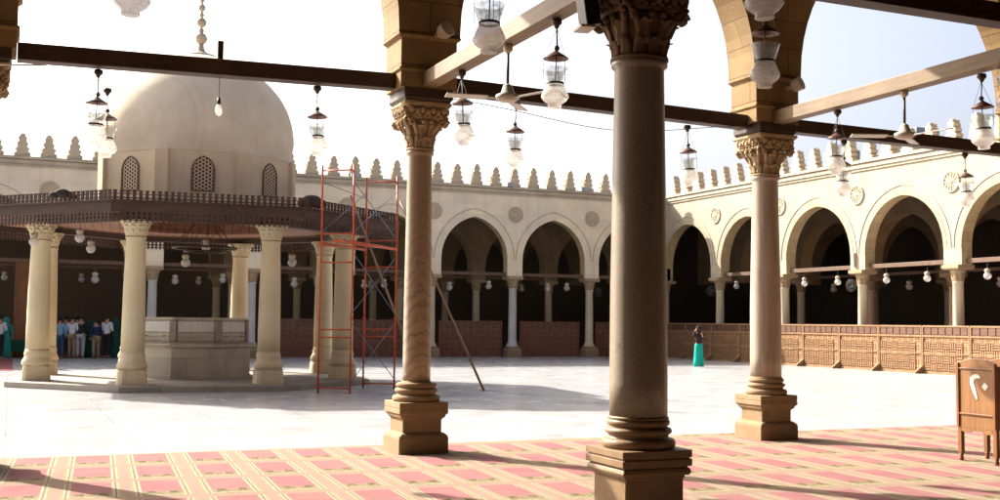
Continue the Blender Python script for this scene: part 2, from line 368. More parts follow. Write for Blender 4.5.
# ------------------------------------------------------------------ ground, carpets
g = MB(); g.bm.faces.new([g.bm.verts.new(p) for p in ((-500, -300, 0), (500, -300, 0), (500, 900, 0), (-500, 900, 0))])
structure(g.build('courtyard_floor', M['floor']))
def sheet(name, x0, x1, y0, y1, z, mat_, th=.006):
    return MB().box(((x0+x1)/2, (y0+y1)/2, z-th/2+.0), (x1-x0, y1-y0, th)).build(name, mat_)
tag(sheet('prayer_carpet', -29.9, 30.6, -23.9, 14.8, .010, M['carpet']), 'wide rose and tan patterned prayer carpet lying under the front gallery', 'carpet')
tag(sheet('runner_carpet', -9, .15, 38.6, 49.7, .008, M['carpet_red']), 'plain dark red carpet strip crossing the marble at the far left', 'carpet')
tag(sheet('hall_carpet', -9, 30.8, 51.0, 64.4, .008, M['carpet_red']), 'dim red carpet covering the floor of the far arcade hall', 'carpet')
tag(sheet('side_hall_carpet', 32.0, 45.4, 12, 50.6, .008, M['carpet_red']), 'dim red carpet covering the floor behind the right arcade', 'carpet')

# ------------------------------------------------------------------ arcades
def arc_pts(half, rise, n=14):
    r = (rise*rise+half*half)/(2*half); pts = []
    t1 = math.atan2(rise, r-half) if r > half else PI/2
    t1 = math.asin(min(1, rise/r))
    for i in range(n+1):
        t = t1*i/n; pts.append((-half+(r-r*math.cos(t)), r*math.sin(t)))
    return pts + [(-x, z) for x, z in reversed(pts[:-1])]
def arcade_mb(cs, ph, z0, spring, rise, ztop, T, end0, end1):
    """wall along local x, front at y=0, pointed openings between piers centred on cs"""
    b = MB(); bm = b.bm
    def q(pts, mi=0): f = bm.faces.new([bm.verts.new(p) for p in pts]); f.material_index = mi
    def solid(x0, x1, za, zb):
        for y in (0, T): q([(x0, y, za), (x1, y, za), (x1, y, zb), (x0, y, zb)])
    edges = [end0]
    for c in cs: edges += [c-ph, c+ph]
    edges.append(end1)
    q([(end0, 0, ztop), (end1, 0, ztop), (end1, T, ztop), (end0, T, ztop)])
    for i in range(len(cs)):
        a, e = cs[i]-ph, cs[i]+ph
        solid(a, e, z0, ztop); q([(a, 0, z0), (e, 0, z0), (e, T, z0), (a, T, z0)])
        for x in (a, e):
            q([(x, 0, z0), (x, T, z0), (x, T, spring), (x, 0, spring)], 1)
        if i < len(cs)-1:
            x0, x1 = e, cs[i+1]-ph; mid = (x0+x1)/2; half = (x1-x0)/2
            P = [(mid+x, spring+z) for x, z in arc_pts(half, rise)]
            for (xa, za), (xb, zb) in zip(P, P[1:]):
                for y in (0, T): q([(xa, y, za), (xb, y, zb), (xb, y, ztop), (xa, y, ztop)])
                q([(xa, 0, za), (xb, 0, zb), (xb, T, zb), (xa, T, za)], 1)
    for x0, x1 in ((end0, cs[0]-ph), (cs[-1]+ph, end1)):
        if x1-x0 > .01:
            solid(x0, x1, z0, ztop); q([(x0, 0, z0), (x1, 0, z0), (x1, T, z0), (x0, T, z0)])
    q([(end0, 0, z0), (end0, T, z0), (end0, T, ztop), (end0, 0, ztop)]); q([(end1, 0, z0), (end1, T, z0), (end1, T, ztop), (end1, 0, ztop)])
    return b
def archivolt(mid, half, rise, spring, wid, y=-.012, th=.012):
    b = MB(); inn = arc_pts(half, rise); outp = arc_pts(half+wid, rise+wid*1.15); n = len(inn)
    ring = []
    for (xa, za), (xb, zb) in zip(inn, outp):
        ring.append([Vector((mid+xa, y, spring+za)), Vector((mid+xb, y, spring+zb)), Vector((mid+xb, y+th-.002, spring+zb)), Vector((mid+xa, y+th-.002, spring+za))])
    return b.rings(ring, smooth=False)
def medallion_mb(r=.40):
    b = MB(); seg = 32
    def ringp(rr, y): return [Vector((rr*math.cos(2*PI*i/seg), y, rr*math.sin(2*PI*i/seg))) for i in range(seg)]
    b.rings([ringp(r, 0), ringp(r, -.04), ringp(r*.86, -.05), ringp(r*.82, -.015), ringp(r*.28, -.02), ringp(r*.22, -.05), ringp(.001, -.055)], cap=False)
    for i in range(12):
        t = 2*PI*i/12; c_ = Vector((r*.54*math.cos(t), -.028, r*.54*math.sin(t)))
        b.box(c_, (r*.48, .03, r*.10), ry=-t)
    return b
def merlon_mb(wd=.62, ht=1.0, T=.34):
    tiers = 4; poly = []; hw = wd/2
    L = []
    for i in range(tiers):
        wa = hw*(1-.165*i); z0 = ht*.88*i/tiers; z1 = ht*.88*(i+1)/tiers
        L += [(wa*(.74 if i else 1), z0+.001), (wa, z0+(z1-z0)*.30), (wa, z0+(z1-z0)*.72), (wa*.64, z1)]
    L += [(hw*.30, ht*.94), (0, ht)]
    poly = L + [(-x, z) for x, z in reversed(L[:-1])]
    return MB().prism(poly, 0, T)

merlon_src = None; med_src = None; merlon_var = []
def dress(root, cs, ph, half_fn, spring, rise, ztop, end0, end1, n_merl, x_merl, dx, matset):
    """cornice, merlons, medallions, archivolts as parts of the arcade"""
    global merlon_src, med_src
    c = MB(); L = end1-end0; xm = (end0+end1)/2
    for z, h_, p in ((ztop-.36, .10, .05), (ztop-.22, .16, .10), (ztop-.05, .12, .16)):
        c.box((xm, -p/2+.2, z), (L, p+.4, h_))
    c.build('cornice', M['cornice'], root)
    for i in range(n_merl):
        if merlon_src is None or len(merlon_var) < 5:
            mb_ = merlon_mb(); bmesh.ops.subdivide_edges(mb_.bm, edges=[e for e in mb_.bm.edges if abs(e.verts[0].co.y-e.verts[1].co.y) > .1], cuts=1)
            for v_ in mb_.bm.verts:
                if v_.co.z > .05: v_.co += Vector((random.gauss(0, .009), random.gauss(0, .008), random.gauss(0, .008)))
            o_ = mb_.build('merlon', M['merlon'], root); merlon_src = o_; merlon_var.append(o_.data)
        else: o_ = merlon_src.copy(); o_.data = random.choice(merlon_var); COL.objects.link(o_); o_.parent = root
        o_.location = (x_merl+i*dx, .02, ztop+.01)
        o_.rotation_euler = (R(random.uniform(-1, 1)), 0, 0); o_.scale = (random.uniform(.95, 1.04), 1, random.uniform(.95, 1.03))
    for i, cx in enumerate(cs):
        if cx > 30 or cx < 0 and ph > .41: continue
        if med_src is None: o_ = medallion_mb().build('medallion', M['merlon'], root); med_src = o_
        else: o_ = med_src.copy(); COL.objects.link(o_); o_.parent = root
        o_.location = (cx, .0, 6.93)
    for a, b_ in zip(cs, cs[1:]):
        lo, hi = min(a, b_)+ph, max(a, b_)-ph; mid = (lo+hi)/2; hf = (hi-lo)/2
        archivolt(mid, hf, rise, spring, .17).build('archivolt', M['arch_ring'] if matset == 'R' else M['wall_far'], root)
        archivolt(mid, hf+.34, rise+.38, spring, .03, -.025, .025).build('hood_moulding', M['cornice'], root)

ZT = 8.28
# far wall
fw_t = thing('arcade', 'shaded cream stone arcade with merlons across the far side of the court', 'arcade', (0, D, 0))
cs = sorted(FX)+[30.95]
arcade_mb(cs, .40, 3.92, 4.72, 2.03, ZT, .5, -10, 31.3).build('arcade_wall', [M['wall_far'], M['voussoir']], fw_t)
dress(fw_t, cs, .40, None, 4.72, 2.03, ZT, -10, 30.95, 39, -8.87, 1.011, 'F')
# right wall: local x runs along -Y world => rotate -90 deg; local y -> +X world
rw_t = thing('arcade', 'sunlit pale stone arcade with merlons along the right side of the court', 'arcade', (W, 50.0, 0), -PI/2)
rcs = [-.38]+[50.0-y for y in RY]
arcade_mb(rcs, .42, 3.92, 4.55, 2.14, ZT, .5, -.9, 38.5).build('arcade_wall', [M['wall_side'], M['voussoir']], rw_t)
dress(rw_t, rcs, .42, None, 4.55, 2.14, ZT, 0.3, 38.5, 34, 0.75, 1.10, 'R')

# inner rows behind both walls
M['inner_wall'] = stone('shade_toned_inner_stone', (.24, .165, .095), (.34, .25, .15), stain=.5)  # arcade stone again, the hall's shade put into a darker colour
M['inner_arch'] = stone('shade_toned_inner_voussoirs', (.42, .29, .15), (.54, .40, .23), stain=.4)  # arch stone likewise darkened in colour for the shaded hall
def inner(name_lab, loc, rz, c_, ph, spring, rise, e0, e1):
    t = thing('inner_arcade', name_lab, 'arcade', loc, rz)
    arcade_mb(c_, ph, 3.92, spring, rise, 8.0, .7, e0, e1).build('arcade_wall', [M['inner_wall'], M['inner_arch']], t)
    return t
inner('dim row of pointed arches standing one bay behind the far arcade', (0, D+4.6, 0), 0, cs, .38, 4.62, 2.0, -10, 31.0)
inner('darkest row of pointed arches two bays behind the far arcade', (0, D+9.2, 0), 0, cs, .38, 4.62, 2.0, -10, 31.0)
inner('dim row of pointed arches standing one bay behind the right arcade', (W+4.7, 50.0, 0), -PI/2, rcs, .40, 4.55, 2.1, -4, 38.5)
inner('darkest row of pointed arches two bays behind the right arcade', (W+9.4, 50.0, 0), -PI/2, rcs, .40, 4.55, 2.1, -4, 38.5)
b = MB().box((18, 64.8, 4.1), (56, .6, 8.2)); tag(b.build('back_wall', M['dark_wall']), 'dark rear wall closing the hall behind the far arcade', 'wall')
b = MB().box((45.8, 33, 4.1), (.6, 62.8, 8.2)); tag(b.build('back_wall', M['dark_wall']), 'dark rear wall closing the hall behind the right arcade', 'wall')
b = MB().box((18, D+7.5, 8.1), (56, 14.6, .16)); structure(b.build('ceiling', M['ceiling']))
b = MB().box((W+7.5, 31.2, 8.2), (14.6, 38.6, .14)); structure(b.build('ceiling', M['ceiling']))

# front gallery
def front_row(yc, lab, xs, z=8.9):
    t = thing('gallery_arcade', lab, 'arcade', (0, yc-.33, 0))
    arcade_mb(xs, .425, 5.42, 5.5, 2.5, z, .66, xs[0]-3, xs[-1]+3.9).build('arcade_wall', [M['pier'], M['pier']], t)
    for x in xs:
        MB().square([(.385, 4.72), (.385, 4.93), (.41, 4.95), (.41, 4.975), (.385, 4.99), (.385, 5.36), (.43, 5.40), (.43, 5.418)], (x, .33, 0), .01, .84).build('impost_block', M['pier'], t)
    return t
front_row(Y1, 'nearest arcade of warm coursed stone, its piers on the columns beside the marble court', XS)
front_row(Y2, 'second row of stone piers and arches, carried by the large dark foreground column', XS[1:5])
b = MB().box((0, -5.0, 9.1), (64, 38.8, .3)); structure(b.build('ceiling', M['ceiling']))
b = MB().box((-30.3, -5, 4.4), (.6, 38, 8.8)); tag(b.build('gallery_sky_blocker', M['dark_wall']), 'unseen dark wall added to keep sky light out of the far left gallery end', 'wall')  # unseen end wall, added to shut sky light out of the gallery
b = MB().box((31.5, -5, 4.4), (.6, 38, 8.8)); tag(b.build('gallery_sky_blocker', M['dark_wall']), 'unseen dark wall added to keep sky light out of the right gallery end', 'wall')  # its counterpart on the right, also added against stray sky light
b = MB().box((0, -24.3, 4.4), (64, .6, 8.8)); tag(b.build('gallery_back_wall', M['dark_wall']), 'stone wall at the back of the front gallery behind the viewer', 'wall')

# ------------------------------------------------------------------ columns
def leaf(b, t, r0, z0, h_, wd, out, curl):
    n = 5; rr = []
    ct, st = math.cos(t), math.sin(t)
    for i in range(n+1):
        s_ = i/n; rad = r0+out*s_**1.6; z = z0+h_*s_
        if s_ > .75: z = z0+h_*(.75+(s_-.75)*.2); rad += curl*(s_-.75)*2.2
        ww = wd*(1-.25*s_)*(1.15 if i % 2 else .92)*(.45 if i == n else 1)
        row = []
        for u_, dd in ((-1, .0), (-.5, .018), (0, .008), (.5, .018), (1, .0)):
            x = rad+dd; y = u_*ww/2
            row.append(Vector((x*ct-y*st, x*st+y*ct, z)))
        for u_ in (1, -1):
            x = rad-.03; y = u_*ww/2*.8
            row.append(Vector((x*ct-y*st, x*st+y*ct, z-.005)))
        rr.append(row)
    b.rings(rr, smooth=True)
def corinthian(r0, z0, h_, top):
    """two rings of curled leaves, corner volutes, then a tall carved abacus block"""
    b = MB()
    b.lathe([(r0*1.02, z0-.05), (r0*1.15, z0-.035), (r0*1.15, z0-.01), (r0*1.0, z0), (r0*1.04, z0+h_*.25), (r0*1.25, z0+h_*.5), (top*.86, z0+h_*.66)], 28)
    for i in range(12): leaf(b, 2*PI*i/12, r0*1.00, z0, h_*.27, r0*.50, .03, .045)
    for i in range(8): leaf(b, 2*PI*(i+.5)/8, r0*1.08, z0+h_*.14, h_*.42, r0*.62, .06, .06)
    for i in range(4):
        t = PI/4+i*PI/2; c_ = top*1.12
        for s_ in (-1, 1):        # rolled volute under each corner
            cx_, cy_ = c_*math.cos(t+s_*.10), c_*math.sin(t+s_*.10)
            b.tube([(cx_+.052*math.cos(q)*math.cos(t)*(1-q/14), cy_+.052*math.cos(q)*math.sin(t)*(1-q/14), z0+h_*.545+.056*math.sin(q)*(1-q/14)) for q in [x_*.55 for x_ in range(18)]], .022, 6)
            b.tube([(r0*1.15*math.cos(t+s_*.25), r0*1.15*math.sin(t+s_*.25), z0+h_*.30), (top*.95*math.cos(t+s_*.16), top*.95*math.sin(t+s_*.16), z0+h_*.52), (cx_, cy_, z0+h_*.63)], .026, 6)
        t2 = i*PI/2
        for s_ in (-1, 1):
            cx_, cy_ = top*.90*math.cos(t2+s_*.20), top*.90*math.sin(t2+s_*.20)
            b.ball((cx_, cy_, z0+h_*.56), h_*.06, 8); b.ball((cx_*.97, cy_*.97, z0+h_*.47), h_*.045, 8)
        n_ = Vector((math.cos(t2), math.sin(t2), 0)); tt = Vector((-n_.y, n_.x, 0))
        for m_ in range(-3, 4):   # carved running ornament on the block
            p = n_*top*.925+tt*m_*top*.235; b.ball((p.x, p.y, z0+h_*(.79+.035*(m_ % 2))), h_*.075, 8, (1, 1, 1.25))
            p = n_*top*.915+tt*(m_+.5)*top*.235; b.ball((p.x, p.y, z0+h_*.71), h_*.045, 6)
    rr = []
    for q, z in ((.90, .62), (.96, .645), (.96, .68), (.90, .70), (.91, .86), (1.0, .90), (1.03, .93), (1.06, .94), (1.06, 1.)):
        pts = []
        for i in range(4):
            t = PI/4+i*PI/2; t3 = t+PI/2
            A = Vector((math.cos(t), math.sin(t)))*top*1.41*q; B = Vector((math.cos(t3), math.sin(t3)))*top*1.41*q
            for s_ in (0.03, .2, .4, .6, .8, .97):
                p = A.lerp(B, s_); inn = 1-.05*math.sin(PI*s_); pts.append(Vector((p.x*inn, p.y*inn, z0+h_*z)))
        rr.append(pts)
    b.rings(rr, smooth=False)
    rnd = random.Random(3)
    for v_ in b.bm.verts: v_.co += Vector((rnd.uniform(-1, 1), rnd.uniform(-1, 1), rnd.uniform(-1, 1)))*.0035
    return b

PED = [(.335, 0), (.335, .20), (.325, .235), (.295, .262), (.262, .275), (.262, .43), (.275, .45), (.30, .47), (.305, .495), (.33, .52), (.33, .572), (.322, .578), (.33, .586), (.33, .655), (.325, .66)]
PED2 = [(.33, 0), (.33, .06), (.30, .12), (.275, .15), (.275, .42), (.285, .43), (.285, .45), (.315, .455), (.325, .48), (.315, .51), (.30, .515), (.305, .525), (.33, .53), (.33, .585), (.315, .588), (.315, .598), (.33, .602), (.33, .66)]
def base_prof(r):
    P = [(.305, .660)]
    def torus(rc, zc, a, b_): return [(rc+a*math.cos(t), zc+b_*math.sin(t)) for t in [R(x) for x in range(-90, 91, 18)]]
    P += torus(.285, .700, .028, .038) + [(.262, .742), (.250, .755), (.255, .770)] + torus(.252, .802, .030, .028) + [(.245, .834), (.240, .842)]
    P += torus(.245, .872, .020, .026) + [(r*1.06, .905), (r, .925)]
    return P
def gallery_column(label, loc, r0, r1, shaft_m, ped_m, ped=PED, cap_m='capital', cap_top=.31):
    t = thing('stone_column', label, 'column', loc, 0, 'columns of the front gallery')
    MB().square(ped).build('pedestal', M[ped_m], t, bevel=.004)
    MB().lathe(base_prof(r0), 40).build('base', M[ped_m], t)
    MB().lathe([(r0, .925), (r0*1.0, 1.2), (r0*.985, 2.), (r0+(r1-r0)*.6, 3.), (r1, 3.86), (r1*1.03, 3.88), (r1*1.14, 3.90), (r1*1.14, 3.935), (r1*1.02, 3.95)], 48).build('shaft', M[shaft_m], t)
    corinthian(r1*1.03, 3.98, .57, cap_top).build('capital', M[cap_m], t)
    MB().square([(.30, 4.552), (.335, 4.60), (.335, 4.718)], ch=.006).build('impost_board', M['board'], t)
    return t
gallery_column('middle-left column with wavy brown banded shaft at the edge of the marble court', (XS[2], Y1, 0), .182, .160, 'onyx', 'pedestal')
gallery_column('big nearest column with dark grey-brown granite shaft in the foreground', (XS[2]+.0, Y2, 0), .245, .212, 'granite', 'pedestal_brown', PED2, 'capital_dark', .33)
gallery_column('column with pale pink veined shaft between the granite column and the numbered cabinet', (XS[3], Y1, 0), .232, .192, 'pink', 'pedestal', PED, 'capital', .335)
c0 = gallery_column('column cut off by the left edge of the picture', (XS[1], Y1, 0), .19, .165, 'pink', 'pedestal')
for lab, loc in (('first gallery column past the pink one, out of sight on the right', (XS[4], Y1, 0)), ('second gallery column past the pink one, out of sight on the right', (XS[5], Y1, 0)),
                 ('gallery column close to the right arcade', (XS[6], Y1, 0)), ('gallery column farthest to the left', (XS[0], Y1, 0)),
                 ('second-row column left of the granite one', (XS[1], Y2, 0)), ('second-row column behind the numbered cabinet', (XS[3], Y2, 0)), ('second-row column farthest to the right', (XS[4], Y2, 0)),
                 ('third-row column right of the viewer', (XS[2], Y3, 0)), ('third-row column beyond the viewer on the right', (XS[3], Y3, 0))):
    copy_thing(c0, loc, 0, lab)

def arcade_column(shaft_m, cap_m):
    t = thing('arcade_column', 'x', 'column', (0, 0, 0), 0, 'columns of the courtyard arcades')
    MB().square([(.36, 0), (.36, .34), (.33, .38), (.30, .44), (.30, .50)]).build('pedestal', M['pedestal'] if cap_m != 'white_col' else M['white_col'], t)
    MB().lathe([(.30, .50), (.30, .56), (.25, .60), (.27, .64), (.22, .70), (.205, .74), (.20, 1.6), (.185, 3.28), (.21, 3.30), (.21, 3.33), (.185, 3.35)], 20).build('shaft', M[shaft_m], t)
    b_ = MB(); b_.lathe([(.19, 3.35), (.20, 3.5), (.25, 3.64), (.34, 3.76)], 20)
    for i in range(8): leaf(b_, 2*PI*(i+.5)/8, .20, 3.36, .26, .15, .05, .06)
    b_.square([(.36, 3.75), (.40, 3.80), (.40, 3.92)]); b_.build('capital', M[cap_m], t)
    return t
src_w = arcade_column('white_col', 'capital'); src_c = arcade_column('pav_stone', 'capital')
used = {id(src_w): False, id(src_c): False}
def put_col(src, loc, lab):
    if not used[id(src)]: used[id(src)] = True; src.location = loc; src['label'] = lab; return src
    return copy_thing(src, loc, 0, lab)
WCOL = (1, 4, 5, 6)
for i, x in enumerate(FX):
    put_col(src_w if i in WCOL else src_c, (x-.0, D+.25, 0), '%s front column of the far arcade counted leftward from the court corner' % ORD[i])
    put_col(src_c, (x, D+4.95, 0), '%s column leftward in the dim second row behind the far arcade' % ORD[i])
    if i < 8: put_col(src_c, (x, D+9.55, 0), '%s column leftward in the darkest third row behind the far arcade' % ORD[i])
for i, y in enumerate(RY):
    put_col(src_c, (W+.25, y, 0), '%s sunlit front column of the right arcade counted from the court corner' % ORD[i])
    put_col(src_c, (W+5.05, y, 0), '%s column from the corner in the dim row behind the right arcade' % ORD[i])
    put_col(src_c, (W+9.75, y, 0), '%s column from the corner in the darkest row behind the right arcade' % ORD[i])

put_col(src_c, (W+.22, D+.25, 0), 'arcade column standing in the inner corner where the far and right arcades meet')
# tie beams ---------------------------------------------------------
def beam(a, b_, wd, ht, mat_, label, name='tie_beam', cat='beam', group=None):
    a, b_ = Vector(a), Vector(b_); L = (b_-a).length; d = b_-a
    o = MB().box((L/2, 0, 0), (L, wd, ht)).build(name, M[mat_], bevel=.008)
    o.location = a; o.rotation_euler = (0, -math.asin(d.z/L), math.atan2(d.y, d.x)); return tag(o, label, cat, group)
GB = 'wooden tie beams of the front gallery'
names = ['far left bay, outside the picture', 'left bay, passing in front of the dome', 'bay between the banded column and the pink column', 'bay right of the pink column above the arcade', 'bay second to the right of the pink column', 'bay nearest the right arcade']
zs = [(4.76, 4.75), (4.745, 4.83), (4.85, 4.745), (4.755, 4.70), (4.75, 4.75), (4.75, 4.75)]
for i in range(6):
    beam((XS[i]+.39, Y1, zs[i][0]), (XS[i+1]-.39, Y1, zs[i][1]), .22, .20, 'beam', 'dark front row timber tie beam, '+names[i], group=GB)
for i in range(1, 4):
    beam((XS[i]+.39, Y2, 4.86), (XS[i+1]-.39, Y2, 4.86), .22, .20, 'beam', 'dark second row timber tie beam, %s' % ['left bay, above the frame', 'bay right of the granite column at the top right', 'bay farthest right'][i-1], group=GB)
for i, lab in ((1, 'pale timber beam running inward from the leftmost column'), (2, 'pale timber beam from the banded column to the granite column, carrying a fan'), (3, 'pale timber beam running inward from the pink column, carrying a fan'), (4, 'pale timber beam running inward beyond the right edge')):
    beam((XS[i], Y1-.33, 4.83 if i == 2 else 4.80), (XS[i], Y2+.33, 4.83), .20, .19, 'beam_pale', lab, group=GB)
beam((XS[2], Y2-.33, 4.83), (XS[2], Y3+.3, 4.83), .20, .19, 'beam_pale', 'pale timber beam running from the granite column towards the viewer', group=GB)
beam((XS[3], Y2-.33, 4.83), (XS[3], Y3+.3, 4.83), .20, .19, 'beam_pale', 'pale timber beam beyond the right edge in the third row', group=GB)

# far tie beams
GT = 'thin tie beams of the courtyard arcades'
for i in range(len(cs)-1):
    k_ = len(cs)-2-i
    if i == len(cs)-2: continue
    beam((cs[i]+.401, D+.25, 4.02), (cs[i+1]-.401, D+.25, 4.02), .16, .16, 'tie_red', 'thin brown tie beam in the %s far arch left of the corner' % ORD[k_-1], group=GT)
    beam((cs[i]+.381, D+4.9, 4.02), (cs[i+1]-.381, D+4.9, 4.02), .14, .14, 'tie_red', 'dim tie beam behind the %s far arch left of the corner' % ORD[k_-1], group=GT)
for i in range(len(RY)-1):
    beam((W+.25, RY[i]-.451, 4.05), (W+.25, RY[i+1]+.451, 4.05), .16, .16, 'tie_red', 'thin brown tie beam in the %s right arch from the corner' % ORD[i], group=GT)
    beam((W+5.0, RY[i]-.401, 4.02), (W+5.0, RY[i+1]+.401, 4.02), .14, .14, 'tie_red', 'dim tie beam behind the %s right arch from the corner' % ORD[i], group=GT)
beam((FX[0]+.4, D+.25, 4.02), (W-.03, D+.25, 4.02), .16, .16, 'tie_red', 'thin brown tie beam joining the far arcade to the corner', group=GT)

# ------------------------------------------------------------------ lattice screens
def screen_mat(name, c1, c2):
    c1, c2 = sca(c1), sca(c2)
    k = NB(name); o = k.sep()
    x, z = o[0], o[2]
    # basket weave of short upright and level bars
    cx = k.math('FLOOR', k.math('MULTIPLY', x, 1/.30)); cz = k.math('FLOOR', k.math('MULTIPLY', z, 1/.26))
    par = k.math('MODULO', k.math('ADD', k.math('ADD', cx, cz), 100.), 2.)
    fx = k.math('FRACT', k.math('MULTIPLY', x, 1/.10)); fz = k.math('FRACT', k.math('MULTIPLY', z, 1/.087))
    gx_ = k.math('LESS_THAN', fx, .32); gz_ = k.math('LESS_THAN', fz, .32)
    gap = k.math('ADD', k.math('MULTIPLY', gx_, par), k.math('MULTIPLY', gz_, k.math('SUBTRACT', 1., par)))
    ex = k.math('LESS_THAN', k.math('FRACT', k.math('MULTIPLY', x, 1/.30)), .09); ez = k.math('LESS_THAN', k.math('FRACT', k.math('MULTIPLY', z, 1/.26)), .09)
    base = k.ramp(k.noise(5), [(.3, c1), (.7, c2)])
    base = k.mix(gap, base, tuple(q*.38 for q in c1)); base = k.mix(k.math('MAXIMUM', ex, ez), base, tuple(min(1, q*1.25) for q in c2))
    k.bump(k.math('SUBTRACT', 1., gap), .8, .03)
    return k.col(base, .65, .25)
M['lattice'] = screen_mat('woven_lattice_wood', (.31, .155, .068), (.44, .24, .115))
M['lattice_dark'] = screen_mat('reddish_lattice_wood', (.21, .088, .055), (.30, .135, .085))
M['screen_frame'] = wood('screen_frame_wood', (.33, .18, .085), (.46, .27, .14), 'X')
M['screen_frame_dark'] = wood('reddish_frame_wood', (.20, .075, .045), (.30, .12, .07), 'X')
M['screen_panel'] = wood('screen_top_panel_wood', (.14, .065, .04), (.22, .11, .065), 'X')
def make_screen(L, dark, h_=1.74):
    f = 'screen_frame_dark' if dark else 'screen_frame'
    t = thing('lattice_screen', 'x', 'screen', (0, 0, 0), 0, 'wooden lattice screens round the court')
    MB().box((L/2, .02, h_/2), (L-.02, .03, h_-.06)).build('lattice', M['lattice_dark' if dark else 'lattice'], t)
    b_ = MB()
    for z in (.05, h_-.38, h_-.03): b_.box((L/2, 0, z), (L-.01, .08, .06 if z > .1 else .09))
    b_.box((L/2, 0, h_*.42), (L-.01, .072, .035))
    for x in (.024, L-.024): b_.box((x, 0, h_/2), (.044, .086, h_))
    b_.build('frame', M[f], t)
    n = max(2, round(L/.34)); b_ = MB()
    for i in range(n): b_.box((.08+(L-.16)*(i+.5)/n, -.008, h_-.205), ((L-.16)/n-.05, .03, .25))
    b_.build('top_panels', M['screen_panel'], t)
    # one row of raised bars gives the weave a real relief
    b_ = MB(); nx = int((L-.16)/.30); nz = int((h_-.5)/.26)
    for i in range(nx):
        for j in range(nz):
            x0 = .08+i*.30; z0 = .12+j*.26
            if (i+j) % 2:
                for q in range(3): b_.box((x0+.05+q*.10, -.008, z0+.13), (.055, .03, .24))
            else:
                for q in range(3): b_.box((x0+.15, -.010, z0+.045+q*.085), (.28, .03, .045))
    b_.build('weave', M[f], t)
    MB().prism([(-.05, 0), (.05, 0), (.05, .34), (-.05, .34)], -.02, -.019).bm.free()
    ft = MB(); v0 = [(-.04, -.045, 0), (-.04, -.40, 0), (-.04, -.40, .05), (-.04, -.045, .30)]; v1 = [(.04, y, z) for _, y, z in v0]
    ft.rings([[Vector(p) for p in v0], [Vector(p) for p in v1]], smooth=False); ft.build('foot', M[f], t)
    return t
s0 = make_screen(2.21, False); first = True
y = 49.335; i = 0; XSCR = W-.55
while y > 17:
    lab = '%s lattice screen along the right arcade counted from the corner%s' % (['first', 'second', 'third', 'fourth', 'fifth', 'sixth', 'seventh', 'eighth', 'ninth', 'tenth', 'eleventh', 'twelfth', 'thirteenth', 'fourteenth', 'fifteenth', 'sixteenth'][i], ', in shadow' if i < 3 else ', lit by the sun')
    if first: s0.location = (XSCR, y, 0); s0.rotation_euler = (0, 0, -PI/2); s0['label'] = lab; first = False
    else: copy_thing(s0, (XSCR, y, 0), -PI/2, lab)
    y -= 2.235; i += 1
s1 = make_screen(3.28, True); first = True
for i, x in enumerate(FX[:4]+[None]):
    xa = (FX[4-0] if x is None else x)
    if x is None: continue
    loc = (x-4.235+.48, D+.45, 0); lab = 'reddish lattice screen filling the foot of the %s far arch left of the corner column' % ORD[i]
    if first: s1.location = loc; s1['label'] = lab; first = False
    else: copy_thing(s1, loc, 0, lab)
s2 = copy_thing(s1, (FX[0]+.44, D+.45, 0), 0, 'reddish lattice screen between the far arcade and the corner')
# ------------------------------------------------------------------ PAVILION
PX, PY, PR = 4.55, 31.25, R(-5)
def octa(E, rot=0.):      # octagon corner points for apothem E (local), faces looking along -Y etc
    return [(E/math.cos(PI/8)*math.cos(R(-112.5)+i*PI/4), E/math.cos(PI/8)*math.sin(R(-112.5)+i*PI/4)) for i in range(8)]
def octa_rings(b, prof, mat=0): return b.rings([[Vector((x, y, z)) for x, y in octa(E)] for E, z in prof], smooth=False, mat=mat)
plat = octa_rings(MB(), [(4.48, 0), (4.48, .13), (4.44, .15)]).build('platform', M['plinth'])
plat.location = (PX, PY, 0); plat.rotation_euler.z = PR; tag(plat, 'low octagonal marble step under the domed pavilion', 'platform')
pv = thing('domed_pavilion', 'octagonal ablution pavilion with plaster dome, wide wooden eave and pierced windows', 'pavilion', (PX, PY, 0), PR)
# eave ring: sloping roof + fascia
b = MB()
rr = [[Vector((x, y, z)) for x, y in octa(E)] for E, z in ((2.46, 4.62), (5.10, 4.33), (5.10, 4.22), (2.46, 4.22))]
b.rings(rr, cap=False, smooth=False).build('eave_roof', M['eave'], pv)
b = MB(); b.rings([[Vector((x, y, z)) for x, y in octa(E)] for E, z in ((5.06, 4.200), (1.9, 4.14), (1.9, 4.215), (5.06, 4.215))], cap=False, smooth=False).build('soffit', M['soffit'], pv)
b = MB(); b.rings([[Vector((x, y, z)) for x, y in octa(E)] for E, z in ((1.94, 4.13), (1.94, 5.6))], cap=False, smooth=False); b.rings([[Vector((x, y, 5.6)) for x, y in octa(1.94)]], cap=False)
b.bm.faces.new([b.bm.verts.new((x, y, 5.6)) for x, y in octa(1.94)]); b.build('inner_drum', M['soffit'], pv)
E_ = 5.15
fas = MB()
rr = [[Vector((x, y, z)) for x, y in octa(E)] for E, z in ((E_, 4.10), (E_, 4.30), (E_+.05, 4.31), (E_+.05, 4.335), (E_, 4.35), (E_-.06, 4.35), (E_-.06, 4.10))]
fas.rings(rr+[rr[0]], cap=False, smooth=False)
fas.build('fascia', M['eave'], pv)
pts = octa(E_-.02)
